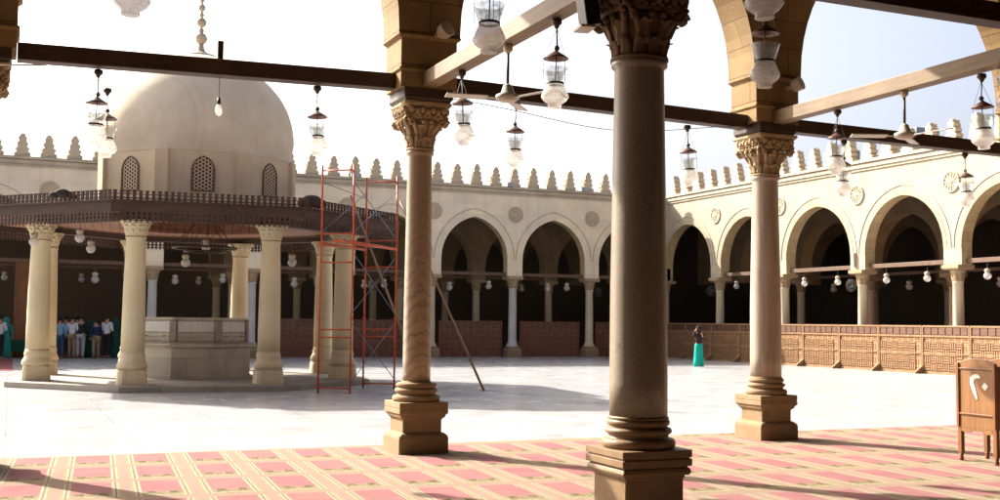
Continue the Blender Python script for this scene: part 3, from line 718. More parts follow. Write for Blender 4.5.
for side in range(8):                        # pierced fringe below, railing above: one mesh per side
    ax, ay = pts[side]; bx, by = pts[(side+1) % 8]; L = math.hypot(bx-ax, by-ay); ang = math.atan2(by-ay, bx-ax)
    lo = MB(); n = int(L/.115)
    for i in range(n):
        x = (i+.5)*L/n; lo.box((x, 0, 3.985), (.058, .03, .23)); lo.box((x, 0, 3.865), (.03, .028, .05))
    lo.box((L/2, 0, 3.985), (L, .022, .035)); lo.box((L/2, 0, 3.895), (L, .024, .025)); lo.box((L/2, .0, 4.085), (L, .035, .04))
    o_ = lo.build('pierced_fringe', M['eave'], pv); o_.location = (ax, ay, 0); o_.rotation_euler.z = ang
    hi = MB(); n = int(L/.135)
    for i in range(n):
        x = (i+.5)*L/n; hi.box((x, 0, 4.45), (.07, .03, .20)); hi.box((x, 0, 4.545), (.09, .034, .035))
    hi.box((L/2, 0, 4.39), (L, .028, .03)); hi.box((L/2, 0, 4.475), (L, .024, .02))
    o_ = hi.build('railing', M['eave'], pv); o_.location = (ax, ay, 0); o_.rotation_euler.z = ang
# arches of wood between columns: lintel ring
b = MB(); b.rings([[Vector((x, y, z)) for x, y in octa(E)] for E, z in ((3.66, 4.0), (3.92, 4.0), (3.92, 4.148), (3.66, 4.148), (3.66, 4.0))], cap=False, smooth=False).build('lintel_ring', M['eave'], pv)
# drum with corner pilasters
b = MB(); b.rings([[Vector((x, y, z)) for x, y in octa(2.45)] for z in (4.3, 5.93)], cap=False, smooth=False); b.build('drum', M['pav_drum'], pv)
for i, (x, y) in enumerate(octa(2.45)):
    t = math.atan2(y, x); o_ = MB().box((0, 0, 5.13), (.14, .36, 1.62)).build('pilaster', M['pav_drum'], pv, bevel=.02); o_.location = (x*.985, y*.985, 0); o_.rotation_euler.z = t
# dome: octagonal foot melting into a circle
prof = [(2.49, 5.93), (2.53, 6.03), (2.565, 6.4), (2.56, 6.75), (2.48, 7.15), (2.29, 7.60), (1.99, 8.0), (1.63, 8.32), (1.18, 8.59), (.66, 8.79), (.30, 8.87)]
seg = 96; rr = []
def interp(zv):
    for (ra, za), (rb, zb) in zip(prof, prof[1:]):
        if za <= zv <= zb: return ra+(rb-ra)*(zv-za)/(zb-za)
def cr(P, n=5):
    out = []
    for i in range(len(P)-1):
        p0, p1, p2, p3 = P[max(0, i-1)], P[i], P[i+1], P[min(len(P)-1, i+2)]
        for j in range(n):
            t = j/n; out.append(tuple(.5*((2*p1[q])+(-p0[q]+p2[q])*t+(2*p0[q]-5*p1[q]+4*p2[q]-p3[q])*t*t+(-p0[q]+3*p1[q]-3*p2[q]+p3[q])*t**3) for q in (0, 1)))
    return out+[P[-1]]
for r_, z in cr(prof):
    k_ = max(0, 1-(z-5.93)/.55); ring = []
    for j in range(seg):
        t = 2*PI*j/seg; a_ = (t+PI/2+PI/8) % (PI/4)-PI/8; ro = 2.46/math.cos(a_)
        ring.append(Vector((((1-k_)*r_+k_*min(ro, 2.58))*math.cos(t), ((1-k_)*r_+k_*min(ro, 2.58))*math.sin(t), z)))
    rr.append(ring)
MB().rings(rr).build('dome', M['dome'], pv)
P = [(.50, 8.80), (.42, 8.90), (.22, 8.96), (.13, 9.02), (.085, 9.12), (.075, 9.22)]
def bead(z, r_): return [(max(.03, r_*math.sin(R(a))), z-r_*math.cos(R(a))) for a in range(20, 161, 20)]
for z, r_ in ((9.38, .165), (9.60, .075), (9.83, .135), (10.04, .065), (10.24, .10), (10.44, .06), (10.60, .075)): P += bead(z, r_)
P += [(.02, 10.68), (.012, 11.1)]
MB().lathe(P, 20).build('finial', M['cornice'], pv)
# windows on drum faces
def pointed_poly(hw, h_, rise, n=8):
    return [(-hw, 0), (hw, 0)] + [(x, h_-rise+z) for x, z in reversed(arc_pts(hw, rise, n))]
for i in range(8):
    a_ = R(-90)+i*PI/4
    wn = MB().prism(pointed_poly(.25, .86, .34), -.015, .02).build('window', M['grille'], pv)
    wn.location = (2.452*math.cos(a_), 2.452*math.sin(a_), 4.93); wn.rotation_euler.z = a_+PI/2
    fr = MB(); inn = pointed_poly(.25, .86, .34); outp = [(x*1.16, z*1.035-.02) for x, z in inn]
    fr.rings([[Vector((x, -.03, z)) for x, z in inn], [Vector((x, -.035, z)) for x, z in outp], [Vector((x, .0, z)) for x, z in outp], [Vector((x, 0.0, z)) for x, z in inn], [Vector((x, -.03, z)) for x, z in inn]], cap=False, smooth=False)
    fr.build('frame', M['capital_dark'], wn)
# pavilion columns
def pav_col():
    t = thing('pavilion_column', 'x', 'column', (0, 0, 0), 0, 'cream columns carrying the pavilion eave')
    MB().square([(.33, .15), (.315, .42), (.30, .46), (.315, .50)], ch=.07).build('pedestal', M['pav_stone'], t)
    b_ = MB(); b_.lathe([(.32, .50), (.35, .56), (.345, .62), (.30, .70), (.28, .76), (.30, .80), (.285, .85), (.272, .92)], 28).build('base', M['pav_stone'], t)
    MB().lathe([(.272, .92), (.268, 1.4), (.255, 2.4), (.222, 3.55), (.245, 3.57), (.245, 3.60), (.222, 3.62)], 28).build('shaft', M['pav_stone'], t)
    b_ = MB(); b_.lathe([(.222, 3.62), (.235, 3.75), (.29, 3.86), (.37, 3.94)], 24)
    for i_ in range(10): leaf(b_, 2*PI*i_/10, .225, 3.63, .27, .16, .07, .07)
    for i_ in range(10): leaf(b_, 2*PI*(i_+.5)/10, .245, 3.70, .27, .14, .10, .05)
    b_.lathe([(.36, 3.925), (.40, 3.95), (.40, 3.998)], 8, rot=PI/8, smooth=False); b_.build('capital', M['pav_stone'], t)
    return t
clab = ['cream pavilion column just left of the fountain, nearest the viewer', 'cream pavilion column just right of the fountain basin', 'cream pavilion column standing behind the near scaffold posts', 'cream pavilion column at the back right, partly behind the scaffold',
        'cream pavilion column at the back, seen over the right part of the basin', 'cream pavilion column at the back left, hidden behind the nearest one', 'cream pavilion column half hidden behind the leftmost one', 'leftmost cream column of the pavilion']
srcp = None
for i in range(8):
    t = R(-112.5)+i*PI/4+PR; loc = (PX+4.1*math.cos(t), PY+4.1*math.sin(t), 0)
    if srcp is None: srcp = pav_col(); srcp.location = loc; srcp['label'] = clab[0]
    else: copy_thing(srcp, loc, 0, clab[i])
    bpy.context.view_layer.update()
# basin
bs = thing('ablution_fountain', 'grey octagonal marble fountain basin with plaques under the dome', 'fountain', (PX, PY, .15), PR)
octa_rings(MB(), [(1.50, 0), (1.50, .08), (1.46, .10), (1.46, .78), (1.56, .82), (1.58, .90), (1.50, .93), (1.36, .94), (1.36, 1.5), (1.40, 1.52), (1.40, 1.58), (1.2, 1.58), (1.2, 1.3)]).build('basin', M['basin'], bs)
po = octa(1.36)
for i in range(8):
    a_ = R(-90)+i*PI/4; L = 2*1.36*math.tan(PI/8)
    def placed(o, E): o.location = (E*math.cos(a_), E*math.sin(a_), 0); o.rotation_euler.z = a_+PI/2
    placed(MB().box((0, 0, 1.34), (L-.22, .04, .27)).build('inscribed_plaque', M['basin_panel'], bs, bevel=.01), 1.375)
    placed(MB().box((0, 0, 1.08), (L-.22, .04, .20)).build('tap_panel', M['basin'], bs, bevel=.01), 1.375)
    for s_ in (-.3, .3): placed(MB().tube([(s_, -.02, 1.10), (s_, -.10, 1.10), (s_, -.11, 1.06)], .016, 6).build('tap', M['fan'], bs), 1.37)
for i, (x, y) in enumerate(po):
    o_ = MB().box((0, 0, 1.22), (.10, .16, .60)).build('corner_post', M['plinth'], bs, bevel=.01); o_.location = (x, y, 0); o_.rotation_euler.z = math.atan2(y, x)
# chandelier under the dome
ch = thing('ring_chandelier', 'large dark iron ring chandelier hanging on rods under the dome over the fountain', 'chandelier', (PX+.25, PY, 0))
b = MB(); b.tube([(.85*math.cos(2*PI*i/24), .85*math.sin(2*PI*i/24), 3.62) for i in range(25)], .03, 6); b.tube([(.55*math.cos(2*PI*i/24), .55*math.sin(2*PI*i/24), 3.52) for i in range(25)], .022, 6)
b.build('ring', M['metal_dark'], ch)
b = MB()
for i in range(12): t = 2*PI*i/12; b.tube([(.85*math.cos(t), .85*math.sin(t), 3.62), (.12*math.cos(t), .12*math.sin(t), 4.5)], .009, 5)
b.tube([(0, 0, 4.45), (0, 0, 5.59)], .02, 6); b.build('hanging_rods', M['metal_dark'], ch)

# ------------------------------------------------------------------ hanging lamps
def make_lamp(cat_name='hanging_lamp', s=1.):
    """origin at the hook under the beam; glass foot about 0.88 m below"""
    t = thing(cat_name, 'x', 'lamp', (0, 0, 0), 0, 'glass mosque lamps hanging in the front gallery')
    b_ = MB(); b_.lathe([(.012, .0), (.05, -.01), (.055, -.05), (.03, -.075), (.02, -.10), (.004, -.11)], 10); b_.build('hook_plate', M['metal_dark'], t)
    b_ = MB(); b_.tube([(0, 0, -.10), (.012, .0, -.28)], .007, 5); b_.ball((.012, 0, -.30), .030, 8)
    for i_ in range(3):
        a_ = 2*PI*i_/3+.4; b_.tube([(.01, 0, -.10), (.125*math.cos(a_), .125*math.sin(a_), -.42), (.128*math.cos(a_), .128*math.sin(a_), -.66)], .0028, 4)
    b_.tube([(.012, 0, -.3), (0, 0, -.63)], .006, 5); b_.build('suspension', M['wire'], t)
    b_ = MB(); b_.lathe([(.012, -.325), (.03, -.34), (.10, -.385), (.128, -.405), (.128, -.413), (.09, -.40), (.012, -.35)], 20, cap=False); b_.build('smoke_cap', M['lamp_cap'], t)
    b_ = MB(); b_.lathe([(.132, -.505), (.124, -.535), (.116, -.56), (.100, -.61), (.085, -.655)], 24, cap=False); b_.build('glass_funnel', M['glass_clear'], t)
    b_ = MB(); b_.lathe([(.085, -.648), (.090, -.655), (.088, -.668), (.083, -.67)], 24, cap=False); b_.build('neck_band', M['metal_dark'], t)
    b_ = MB(); b_.lathe([(.083, -.668), (.096, -.69), (.118, -.735), (.136, -.775), (.137, -.80), (.118, -.83), (.088, -.855), (.066, -.868), (.070, -.90), (.062, -.905), (.02, -.885)], 26, cap=False); b_.build('glass_bowl', M['glass'], t)
    return t
L0 = make_lamp(); lampused = False
def lamp(loc, lab, rz=0, sc=1.):
    r = lamp_(loc, lab, rz, sc); r.rotation_euler = (R(random.uniform(-2, 2)), R(random.uniform(-2, 2)), rz); return r
def lamp_(loc, lab, rz=0, sc=1.):
    global lampused
    if not lampused: lampused = True; L0.location = loc; L0['label'] = lab; L0.scale = (sc,)*3; return L0
    r = copy_thing(L0, loc, rz, lab); r.scale = (sc,)*3; return r
ZB1, ZB2 = 4.65, 4.73
lamp((.86, Y1, 4.64), 'glass lamp hanging left of the dome with its bowl just over the far merlons', .3)
lamp((1.05, Y1+1.2, 4.66), 'glass lamp mostly hidden behind the one left of the dome', 1.)
lamp((3.50, Y1, 4.69), 'glass lamp hanging right of the dome above the scaffold', 1.2)
lamp((6.30, Y1, 4.72), 'glass lamp hanging under the fan between the banded and granite columns', 2.)
lamp((9.06, Y1, 4.63), 'glass lamp hanging between the granite and pink columns', .7)
lamp((14.5, Y1, 4.60), 'small-looking glass lamp near the right edge in front of a medallion', 1.4)
lamp((11.97, Y1, 4.63), 'lower of two glass lamps seen one above the other beside the pink column', .2)
lamp((XS[2], 12.50, ZB2), 'glass lamp on the inner beam beside the banded column capital', 1.9)
lamp((XS[2], 9.92, ZB2), 'glass lamp on the inner beam close to the granite column', .5)
lamp((XS[3], 12.33, ZB2-.03), 'upper of two glass lamps seen one above the other beside the pink column', 1.1)
lamp((XS[3], 9.80, ZB2-.03), 'glass lamp near the right edge hanging on the inner beam beside the fan', 2.5)
lamp((.74, Y2, 4.76), 'large near lamp cut by the top edge at the left, above the dome', .9)
lamp((3.49, Y2, 4.78), 'large near lamp in front of the pale beam right of the banded column pier', 0.)
lamp((6.24, Y2, 4.76), 'large lamp in front of the pink column pier, under a nearer one', 1.3)
lamp((XS[2]-.15, 6.38, 4.74), 'nearest lamp cut by the top edge in front of the pink column pier', .4)
lamp((9.22, Y2, 4.76), 'lamp cut by the right edge of the picture beside the numbered cabinet side', .4)

cbl = MB().tube([(5.3+(10.1-5.3)*i/24, Y1-.13, 4.66-.20*math.sin(PI*i/24)+.03*math.sin(9*i/24)) for i in range(25)], .006, 4).build('sagging_cable', M['wire']); tag(cbl, 'thin cable sagging under the tie beam between the banded and pink columns', 'cable')
# small twin-globe lamps in the arcades
def make_small():
    t = thing('arcade_lamp', 'x', 'lamp', (0, 0, 0), 0, 'small cream lamps hanging in the arcades and pavilion')
    MB().tube([(0, 0, 0), (0, 0, -.30)], .012, 5).build('rod', M['wire'], t)
    MB().lathe([(.02, -.28), (.10, -.31), (.13, -.35), (.12, -.42), (.085, -.46), (.10, -.48)], 14).build('collar', M['spot'], t)
    MB().lathe([(.09, -.47), (.15, -.53), (.165, -.60), (.14, -.68), (.08, -.74), (.01, -.76)], 14).build('globe', M['glass'], t)
    return t
S0 = make_small(); su = False
def small(loc, lab, sc=1.):
    global su
    if not su: su = True; S0.location = loc; S0['label'] = lab; S0.scale = (sc,)*3; return
    copy_thing(S0, loc, 0, lab).scale = (sc,)*3
for i in range(len(FX)-1):
    for j, (fx, side) in enumerate(((.30, 'right'), (.55, 'middle'), (.78, 'left'))):
        if (i+j) % 3 == 2 or i > 4 and j != 1: continue
        small((FX[i]-4.235*fx, D+.25, 3.95-.05*j), 'small lamp at the %s of the %s far arch left of the corner column' % (side, ORD[i]), .9+.1*((i*j) % 2))
    small((FX[i]-4.235*.5+(-1)**i*.5, D+4.9, 3.96), 'dim lamp hanging behind the %s far arch left of the corner column' % ORD[i], .85)
for i in range(len(RY)-1):
    for j, (fx, side) in enumerate(((.27, 'left'), (.70, 'right'))):
        small((W+.25, RY[i]-4.94*fx, 3.98), 'small lamp at the %s of the %s right arch from the corner' % (side, ORD[i]), .82)
    small((W+5.0, RY[i]-4.94*.5, 3.96), 'dim lamp hanging behind the %s arch of the right arcade from the corner' % ORD[i], .9)
for lab, x, y, z in (('pavilion lamp nearest the leftmost column', .47, 29.5, 3.95), ('upper pavilion lamp between the two leftmost columns', 1.48, 28.9, 4.05), ('lower pavilion lamp left of the nearest column', 1.85, 30.7, 3.9),
                     ('pavilion lamp hanging under the ring chandelier', 4.78, 30.9, 4.05), ('pavilion lamp over the left part of the basin', 4.05, 29.4, 3.55), ('pavilion lamp right of the right front column', 6.6, 28.6, 3.6)):
    small((x, y, z), lab, .72)
bb = thing('bare_bulb', 'bare white bulb on a thin wire hanging in front of the dome', 'bulb', (2.27, Y1, 4.64))
MB().tube([(0, 0, .2), (0, 0, -.24)], .005, 5).build('wire', M['wire'], bb); MB().lathe([(.02, -.22), (.024, -.30)], 10).build('socket', M['black'], bb)
MB().lathe([(.018, -.29), (.04, -.34), (.045, -.39), (.03, -.43), (.004, -.445)], 14).build('bulb', M['glass'], bb)
tag(MB().box((2.27, Y1, 4.98), (.07, .07, .30)).build('wood_peg', M['board'], bevel=.005), 'short dark peg standing on the tie beam over the bulb', 'peg')

# ------------------------------------------------------------------ fans
def make_fan(rz):
    t = thing('ceiling_fan', 'x', 'fan', (0, 0, 0), rz, 'cream ceiling fans under the pale beams')
    MB().lathe([(.05, 0), (.055, -.06), (.02, -.10)], 12).build('mount', M['spot'], t)
    MB().tube([(0, 0, -.08), (0, 0, -.50)], .017, 8).build('rod', M['metal_dark'], t)
    MB().lathe([(.025, -.44), (.05, -.46), (.075, -.54), (.13, -.565), (.135, -.60), (.09, -.63), (.03, -.645)], 24).build('motor', M['fan'], t)
    for i_ in range(3):
        a_ = 2*PI*i_/3; b_ = MB(); b_.box((.19, 0, -.60), (.16, .04, .012)); b_.box((.46, 0, -.60), (.46, .13, .012), rx=R(10))
        o_ = b_.build('blade', M['fan'], t, bevel=.004); o_.rotation_euler.z = a_
    return t
f0 = make_fan(-HEAD+R(75)); f0.location = (XS[2], 11.12, 4.735); f0['label'] = 'cream fan hanging between the banded column and the granite column'
copy_thing(f0, (XS[3], 11.06, 4.735), -HEAD+R(60), 'cream fan hanging over the right arcade beyond the pink column')
copy_thing(f0, (-.42, 11.9, 4.735), -HEAD+R(1), 'cream fan at the left edge with only a blade tip in view')

# spot lights on piers, loudspeaker
def spot(loc, rz, lab):
    t = thing('floodlight', lab, 'floodlight', loc, rz)
    MB().lathe([(.03, 0), (.07, .02), (.10, .07), (.105, .16), (.11, .17), (.10, .18), (.02, .165)], 18).build('housing', M['spot'], t).rotation_euler = (R(70), 0, 0)
    MB().box((0, .03, .0), (.05, .10, .05)).build('bracket', M['spot'], t); return t
spot((XS[2]+.10, Y1-.42, 5.42), .35, 'round beige floodlight on the pier above the banded column')
spot((XS[3]+.17, Y1-.42, 5.25), .5, 'round beige floodlight on the pier above the pink column')
sp = thing('loudspeaker', 'black loudspeaker fixed to the left of the granite column capital', 'speaker', (XS[2]-.47, Y2+.08, 4.45), R(-10))
MB().box((0, 0, 0), (.13, .22, .46), ry=R(-8)).build('cabinet', M['black'], sp, bevel=.01); MB().box((-.02, 0, -.245), (.135, .225, .02)).build('trim', M['spot'], sp); MB().box((.11, 0, .1), (.12, .05, .05)).build('bracket', M['metal_dark'], sp)

# ------------------------------------------------------------------ numbered cabinet
cb = thing('shoe_cabinet', 'brown wooden cabinet on short legs with a white Arabic number, at the right edge', 'cabinet', (11.13, 10.92, .006), -PI/2)
Wd, Dp, H = .62, .50, 1.24            # local x along its face (world -Y), local -y faces world -X
def top_z(x): return H+.06*math.sin(PI*x/Wd)
poly = [(0, .42)]+[(0, H)]+[(Wd*i/12, top_z(Wd*i/12)) for i in range(1, 12)]+[(Wd, H), (Wd, .42)]
MB().prism(poly, .0, .028).build('front_panel', M['cabinet'], cb, bevel=.004)
MB().prism(poly, Dp-.028, Dp).build('back_panel', M['cabinet_edge'], cb, bevel=.004)
for x in (.014, Wd-.014): MB().box((x, Dp/2, .42+(H-.44)/2), (.026, Dp-.06, H-.46)).build('side_panel', M['cabinet_edge'], cb)
b = MB(); b.box((Wd/2, Dp/2, .80), (Wd-.06, Dp-.06, .02)); b.box((Wd/2, Dp/2, .45), (Wd-.06, Dp-.06, .02)); b.build('shelf', M['cabinet_edge'], cb)
b = MB()
for x in (.02, Wd-.02): b.box((x, -.010, .84), (.04, .018, .80))
b.box((Wd/2, -.009, .60), (Wd-.085, .016, .02)); b.box((Wd/2, -.009, 1.17), (Wd-.085, .016, .014)); b.build('moulding', M['cabinet_edge'], cb, bevel=.003)
ap = [(0.06, .42)]+[(Wd-.06, .42)]
n = 30; ap = [(.06, .425)]+[(.06+(Wd-.12)*i/n, .385-.022*abs(math.sin(PI*3*i/n))+(.02 if .35 < i/n < .65 else 0)) for i in range(n+1)]+[(Wd-.06, .425)]
MB().prism(ap, .002, .024).build('scalloped_apron', M['cabinet'], cb)
for x in (.03, Wd-.03):
    for y in (.03, Dp-.03):
        b = MB(); b.square([(.028, .44), (.03, .10), (.026, .09)][::-1], (x, y, 0), .004); b.lathe([(.012, 0), (.026, .012), (.030, .035), (.022, .055), (.026, .07), (.026, .092)], 12, (x, y, 0)); b.build('leg', M['cabinet_edge'], cb)
# the number: Arabic-Indic two, then zero
def stroke(b_, pts, wds, y):
    L_, R_ = [], []
    for i, p in enumerate(pts):
        a = Vector(pts[max(0, i-1)]); c_ = Vector(pts[min(len(pts)-1, i+1)]); d = (c_-a).normalized(); nn = Vector((-d.y, d.x))*wds[i]/2
        L_.append(Vector(p)+nn); R_.append(Vector(p)-nn)
    b_.rings([[Vector((l.x, y, l.y)), Vector((r_.x, y, r_.y)), Vector((r_.x, y+.004, r_.y)), Vector((l.x, y+.004, l.y))] for l, r_ in zip(L_, R_)], smooth=False)
b = MB()
stroke(b, [(.33+(x-.33)*.82, .94+(z-.94)*.84) for x, z in [(.395, 1.085), (.345, 1.105), (.285, 1.10), (.235, 1.06), (.228, 1.00), (.255, .93), (.290, .85), (.325, .765)]], [.02, .045, .062, .066, .062, .055, .045, .02], -.006)
b.box((.455, -.004, .955), (.072, .004, .072), ry=R(38)); b.build('painted_number', M['white'], cb)

# ------------------------------------------------------------------ scaffold
A, B, C_, D_ = Vector((6.65, 25.89, 0)), Vector((7.27, 25.37, 0)), Vector((8.23, 27.54, 0)), Vector((8.86, 26.96, 0))
sc_ = thing('scaffold_tower', 'tall red painted steel scaffold tower with grey-blue cross braces beside the pavilion', 'scaffold', A)
def T(p, z): return Vector((p.x-A.x, p.y-A.y, z))
for p in (A, B, C_, D_):
    b = MB(); b.tube([T(p, 0), T(p, 1.8), T(p, 3.5)+Vector((.012, -.01, 0)), T(p, 5.35)], .024, 8)
    for z in (1.75, 3.5): b.tube([T(p, z-.06), T(p, z+.06)], .036, 8)
    b.build('post', M['iron_red'], sc_)
for p, q in ((A, B), (C_, D_)):
    for z in (.12, 1.30, 1.48, 3.05, 3.72, 5.22): MB().tube([T(p, z), T(q, z)], .018, 6).build('rung', M['iron_red'], sc_)
for p, q in ((B, D_), (A, C_)): MB().tube([T(p, 3.50), T(q, 3.50)], .034, 8).build('ledger', M['iron_red'], sc_)
b = MB(); c1, c2 = T(A, 3.56), T(D_, 3.56); b.box((c1+c2)/2, ((T(C_, 0)-T(A, 0)).length, .34, .045), rz=math.atan2(C_.y-A.y, C_.x-A.x)); b.build('platform_plank', M['iron_red'], sc_)
for p, q, z0, z1 in ((B, D_, .25, 1.65), (B, D_, 1.65, .25), (B, D_, 1.85, 3.3), (B, D_, 3.3, 1.85), (A, C_, 3.75, 4.95), (B, D_, 4.95, 3.75), (B, D_, 3.75, 4.95), (A, C_, 4.95, 4.8)):
    MB().tube([T(p, z0), T(q, z1)], .010, 5).build('cross_brace', M['iron_blue'], sc_)
def pole(a, b_, lab):
    a, b_ = Vector(a), Vector(b_); o_ = MB().tube([(0, 0, 0), b_-a], .034, 8, r2=.026).build('timber_pole', M['pole']); o_.location = a; return tag(o_, lab, 'pole', 'poles leaning on the scaffold')
pole((10.76, 25.67, .0), (9.02, 27.2, 4.75), 'long timber pole leaning on the scaffold with its foot right of the banded column')
pole((9.3, 25.9, .0), (7.55, 26.6, 4.75), 'timber pole leaning inside the scaffold with its foot behind the banded column')
def bundle(loc, lab, s_):
    b_ = MB(); b_.ball((0, 0, .1), .22, 12, s_); b_.ball((.2, .05, .06), .16, 10, s_); b_.ball((-.18, .0, .05), .15, 10, s_)
    o_ = b_.build('cloth_bundle', M['tarp']); o_.location = loc; return tag(o_, lab, 'bundle')
bundle((PX+1.95, PY-5.0, 4.42), 'dark bundle of cloth on the eave corner beside the scaffold', (1.2, .8, .7))
bundle((1.0, 27.4, 4.42), 'small dark bundle on the eave above the leftmost columns', (.8, .6, .5))

# rooftop boxes and small lights on the far parapets
for lab, x, y, z, d in (('grey box on the roof behind the merlons right of the pink column', W+2.2, 34.6, 8.9, (1.2, 1.5, 1.3)), ('lower grey roof box just right of the pink column capital', W+2.0, 38.7, 8.7, (1., 1.2, 1.0))):
    t = thing('roof_unit', lab, 'roof unit', (x, y, 8.28)); MB().box((0, 0, d[2]/2), d).build('housing', M['grey_box'], t, bevel=.03); MB().box((-d[0]/2-.02, 0, d[2]/2), (.03, d[1]*.7, d[2]*.6)).build('louvre', M['black'], t)
for lab, x in (('small floodlight on the far parapet near the corner', 26.2), ('small white floodlight on the far parapet beside the banded column', 22.15), ('small floodlight on the far parapet above the scaffold', 14.3)):
    t = thing('parapet_light', lab, 'floodlight', (x, D-.16, ZT-.02)); MB().box((0, 0, .10), (.34, .14, .22), rx=R(-25)).build('housing', M['grey_box'], t, bevel=.02); MB().box((0, .05, .01), (.06, .2, .05)).build('bracket', M['metal_dark'], t)

# wall fans fixed to arcade columns
def make_wfan():
    t = thing('wall_fan', 'x', 'fan', (0, 0, 0), 0, 'caged fans fixed to arcade columns')
    b_ = MB()
    for rr_ in (.30, .22, .13): b_.tube([(rr_*math.cos(2*PI*i/20), -.05, rr_*math.sin(2*PI*i/20)) for i in range(21)], .010, 4)
    for i in range(10): a_ = 2*PI*i/10; b_.tube([(.05*math.cos(a_), -.07, .05*math.sin(a_)), (.30*math.cos(a_), -.05, .30*math.sin(a_)), (.26*math.cos(a_), .08, .26*math.sin(a_))], .008, 4)
    b_.build('cage', M['wire'], t); b_ = MB(); b_.box((0, .06, 0), (.14, .18, .14)); b_.box((.16, .16, 0), (.4, .05, .05)); b_.build('motor', M['black'], t); return t
wf = make_wfan(); wf.location = (W+.05, RY[2]+.42, 3.32); wf.scale = (.8,)*3; wf.rotation_euler.z = R(-75); wf['label'] = 'caged fan beside the column with the small box in the right arcade'
copy_thing(wf, (W+.05, RY[0]+.42, 3.30), R(-60), 'caged fan beside the right arcade column nearest the corner')
copy_thing(wf, (FX[0]-.42+.84, D+.1, 3.25), R(20), 'caged fan beside the far arcade column nearest the corner')
copy_thing(wf, (FX[3]+.05, D-.1, 3.2), R(10), 'caged fan on the white far column seen through the back of the pavilion')
t = thing('junction_box', 'small upright box on the pier face above a right arcade column', 'box', (W-.06, RY[2]+.18, 4.35)); MB().box((0, 0, 0), (.10, .16, .55)).build('housing', M['merlon'], t, bevel=.01); MB().box((-.055, 0, .1), (.01, .1, .2)).build('lid', M['cornice'], t)

# ------------------------------------------------------------------ far-left hall furniture
pt = thing('wooden_partition', 'tall orange-brown wooden partition with a white notice inside the far arcade at left', 'partition', (.9, D+1.7, .0))
MB().box((0, 0, 2.0), (1.5, .10, 4.0)).build('panel', M['panel_wood'], pt, bevel=.01); b = MB()
for x in (-.72, .72): b.box((x, -.06, 2.0), (.09, .04, 4.0))
for z in (1.0, 2.3, 3.95): b.box((0, -.058, z), (1.34, .036, .08))
b.build('frame', M['cabinet_edge'], pt)
MB().box((.18, -.07, 2.62), (.62, .02, .95)).build('notice', M['paper'], pt)
tb = thing('cloth_table', 'low table under a green cloth beside the wooden partition', 'table', (.25, D+1.0, .0))
MB().box((0, 0, .72), (1.2, .6, .04)).build('tabletop', M['panel_wood'], tb); 
rr = []
for s_, z in ((1., .745), (1.03, .735), (1.05, .4), (1.09, .25)): rr.append([Vector((.62*s_*(1 if abs(a) < 2 else 1)*cx_, .32*s_*cy_, z+.012*math.sin(a*7))) for a, (cx_, cy_) in enumerate([(-1, -1), (-.5, -1.03), (0, -.99), (.5, -1.03), (1, -1), (1.02, 0), (1, 1), (0, 1.0), (-1, 1), (-1.02, 0)])])
MB().rings(rr, smooth=False).build('cloth', M['cloth_green'], tb)
for x in (-.5, .5):
    for y in (-.22, .22): MB().box((x, y, .35), (.05, .05, .70)).build('leg', M['panel_wood'], tb)

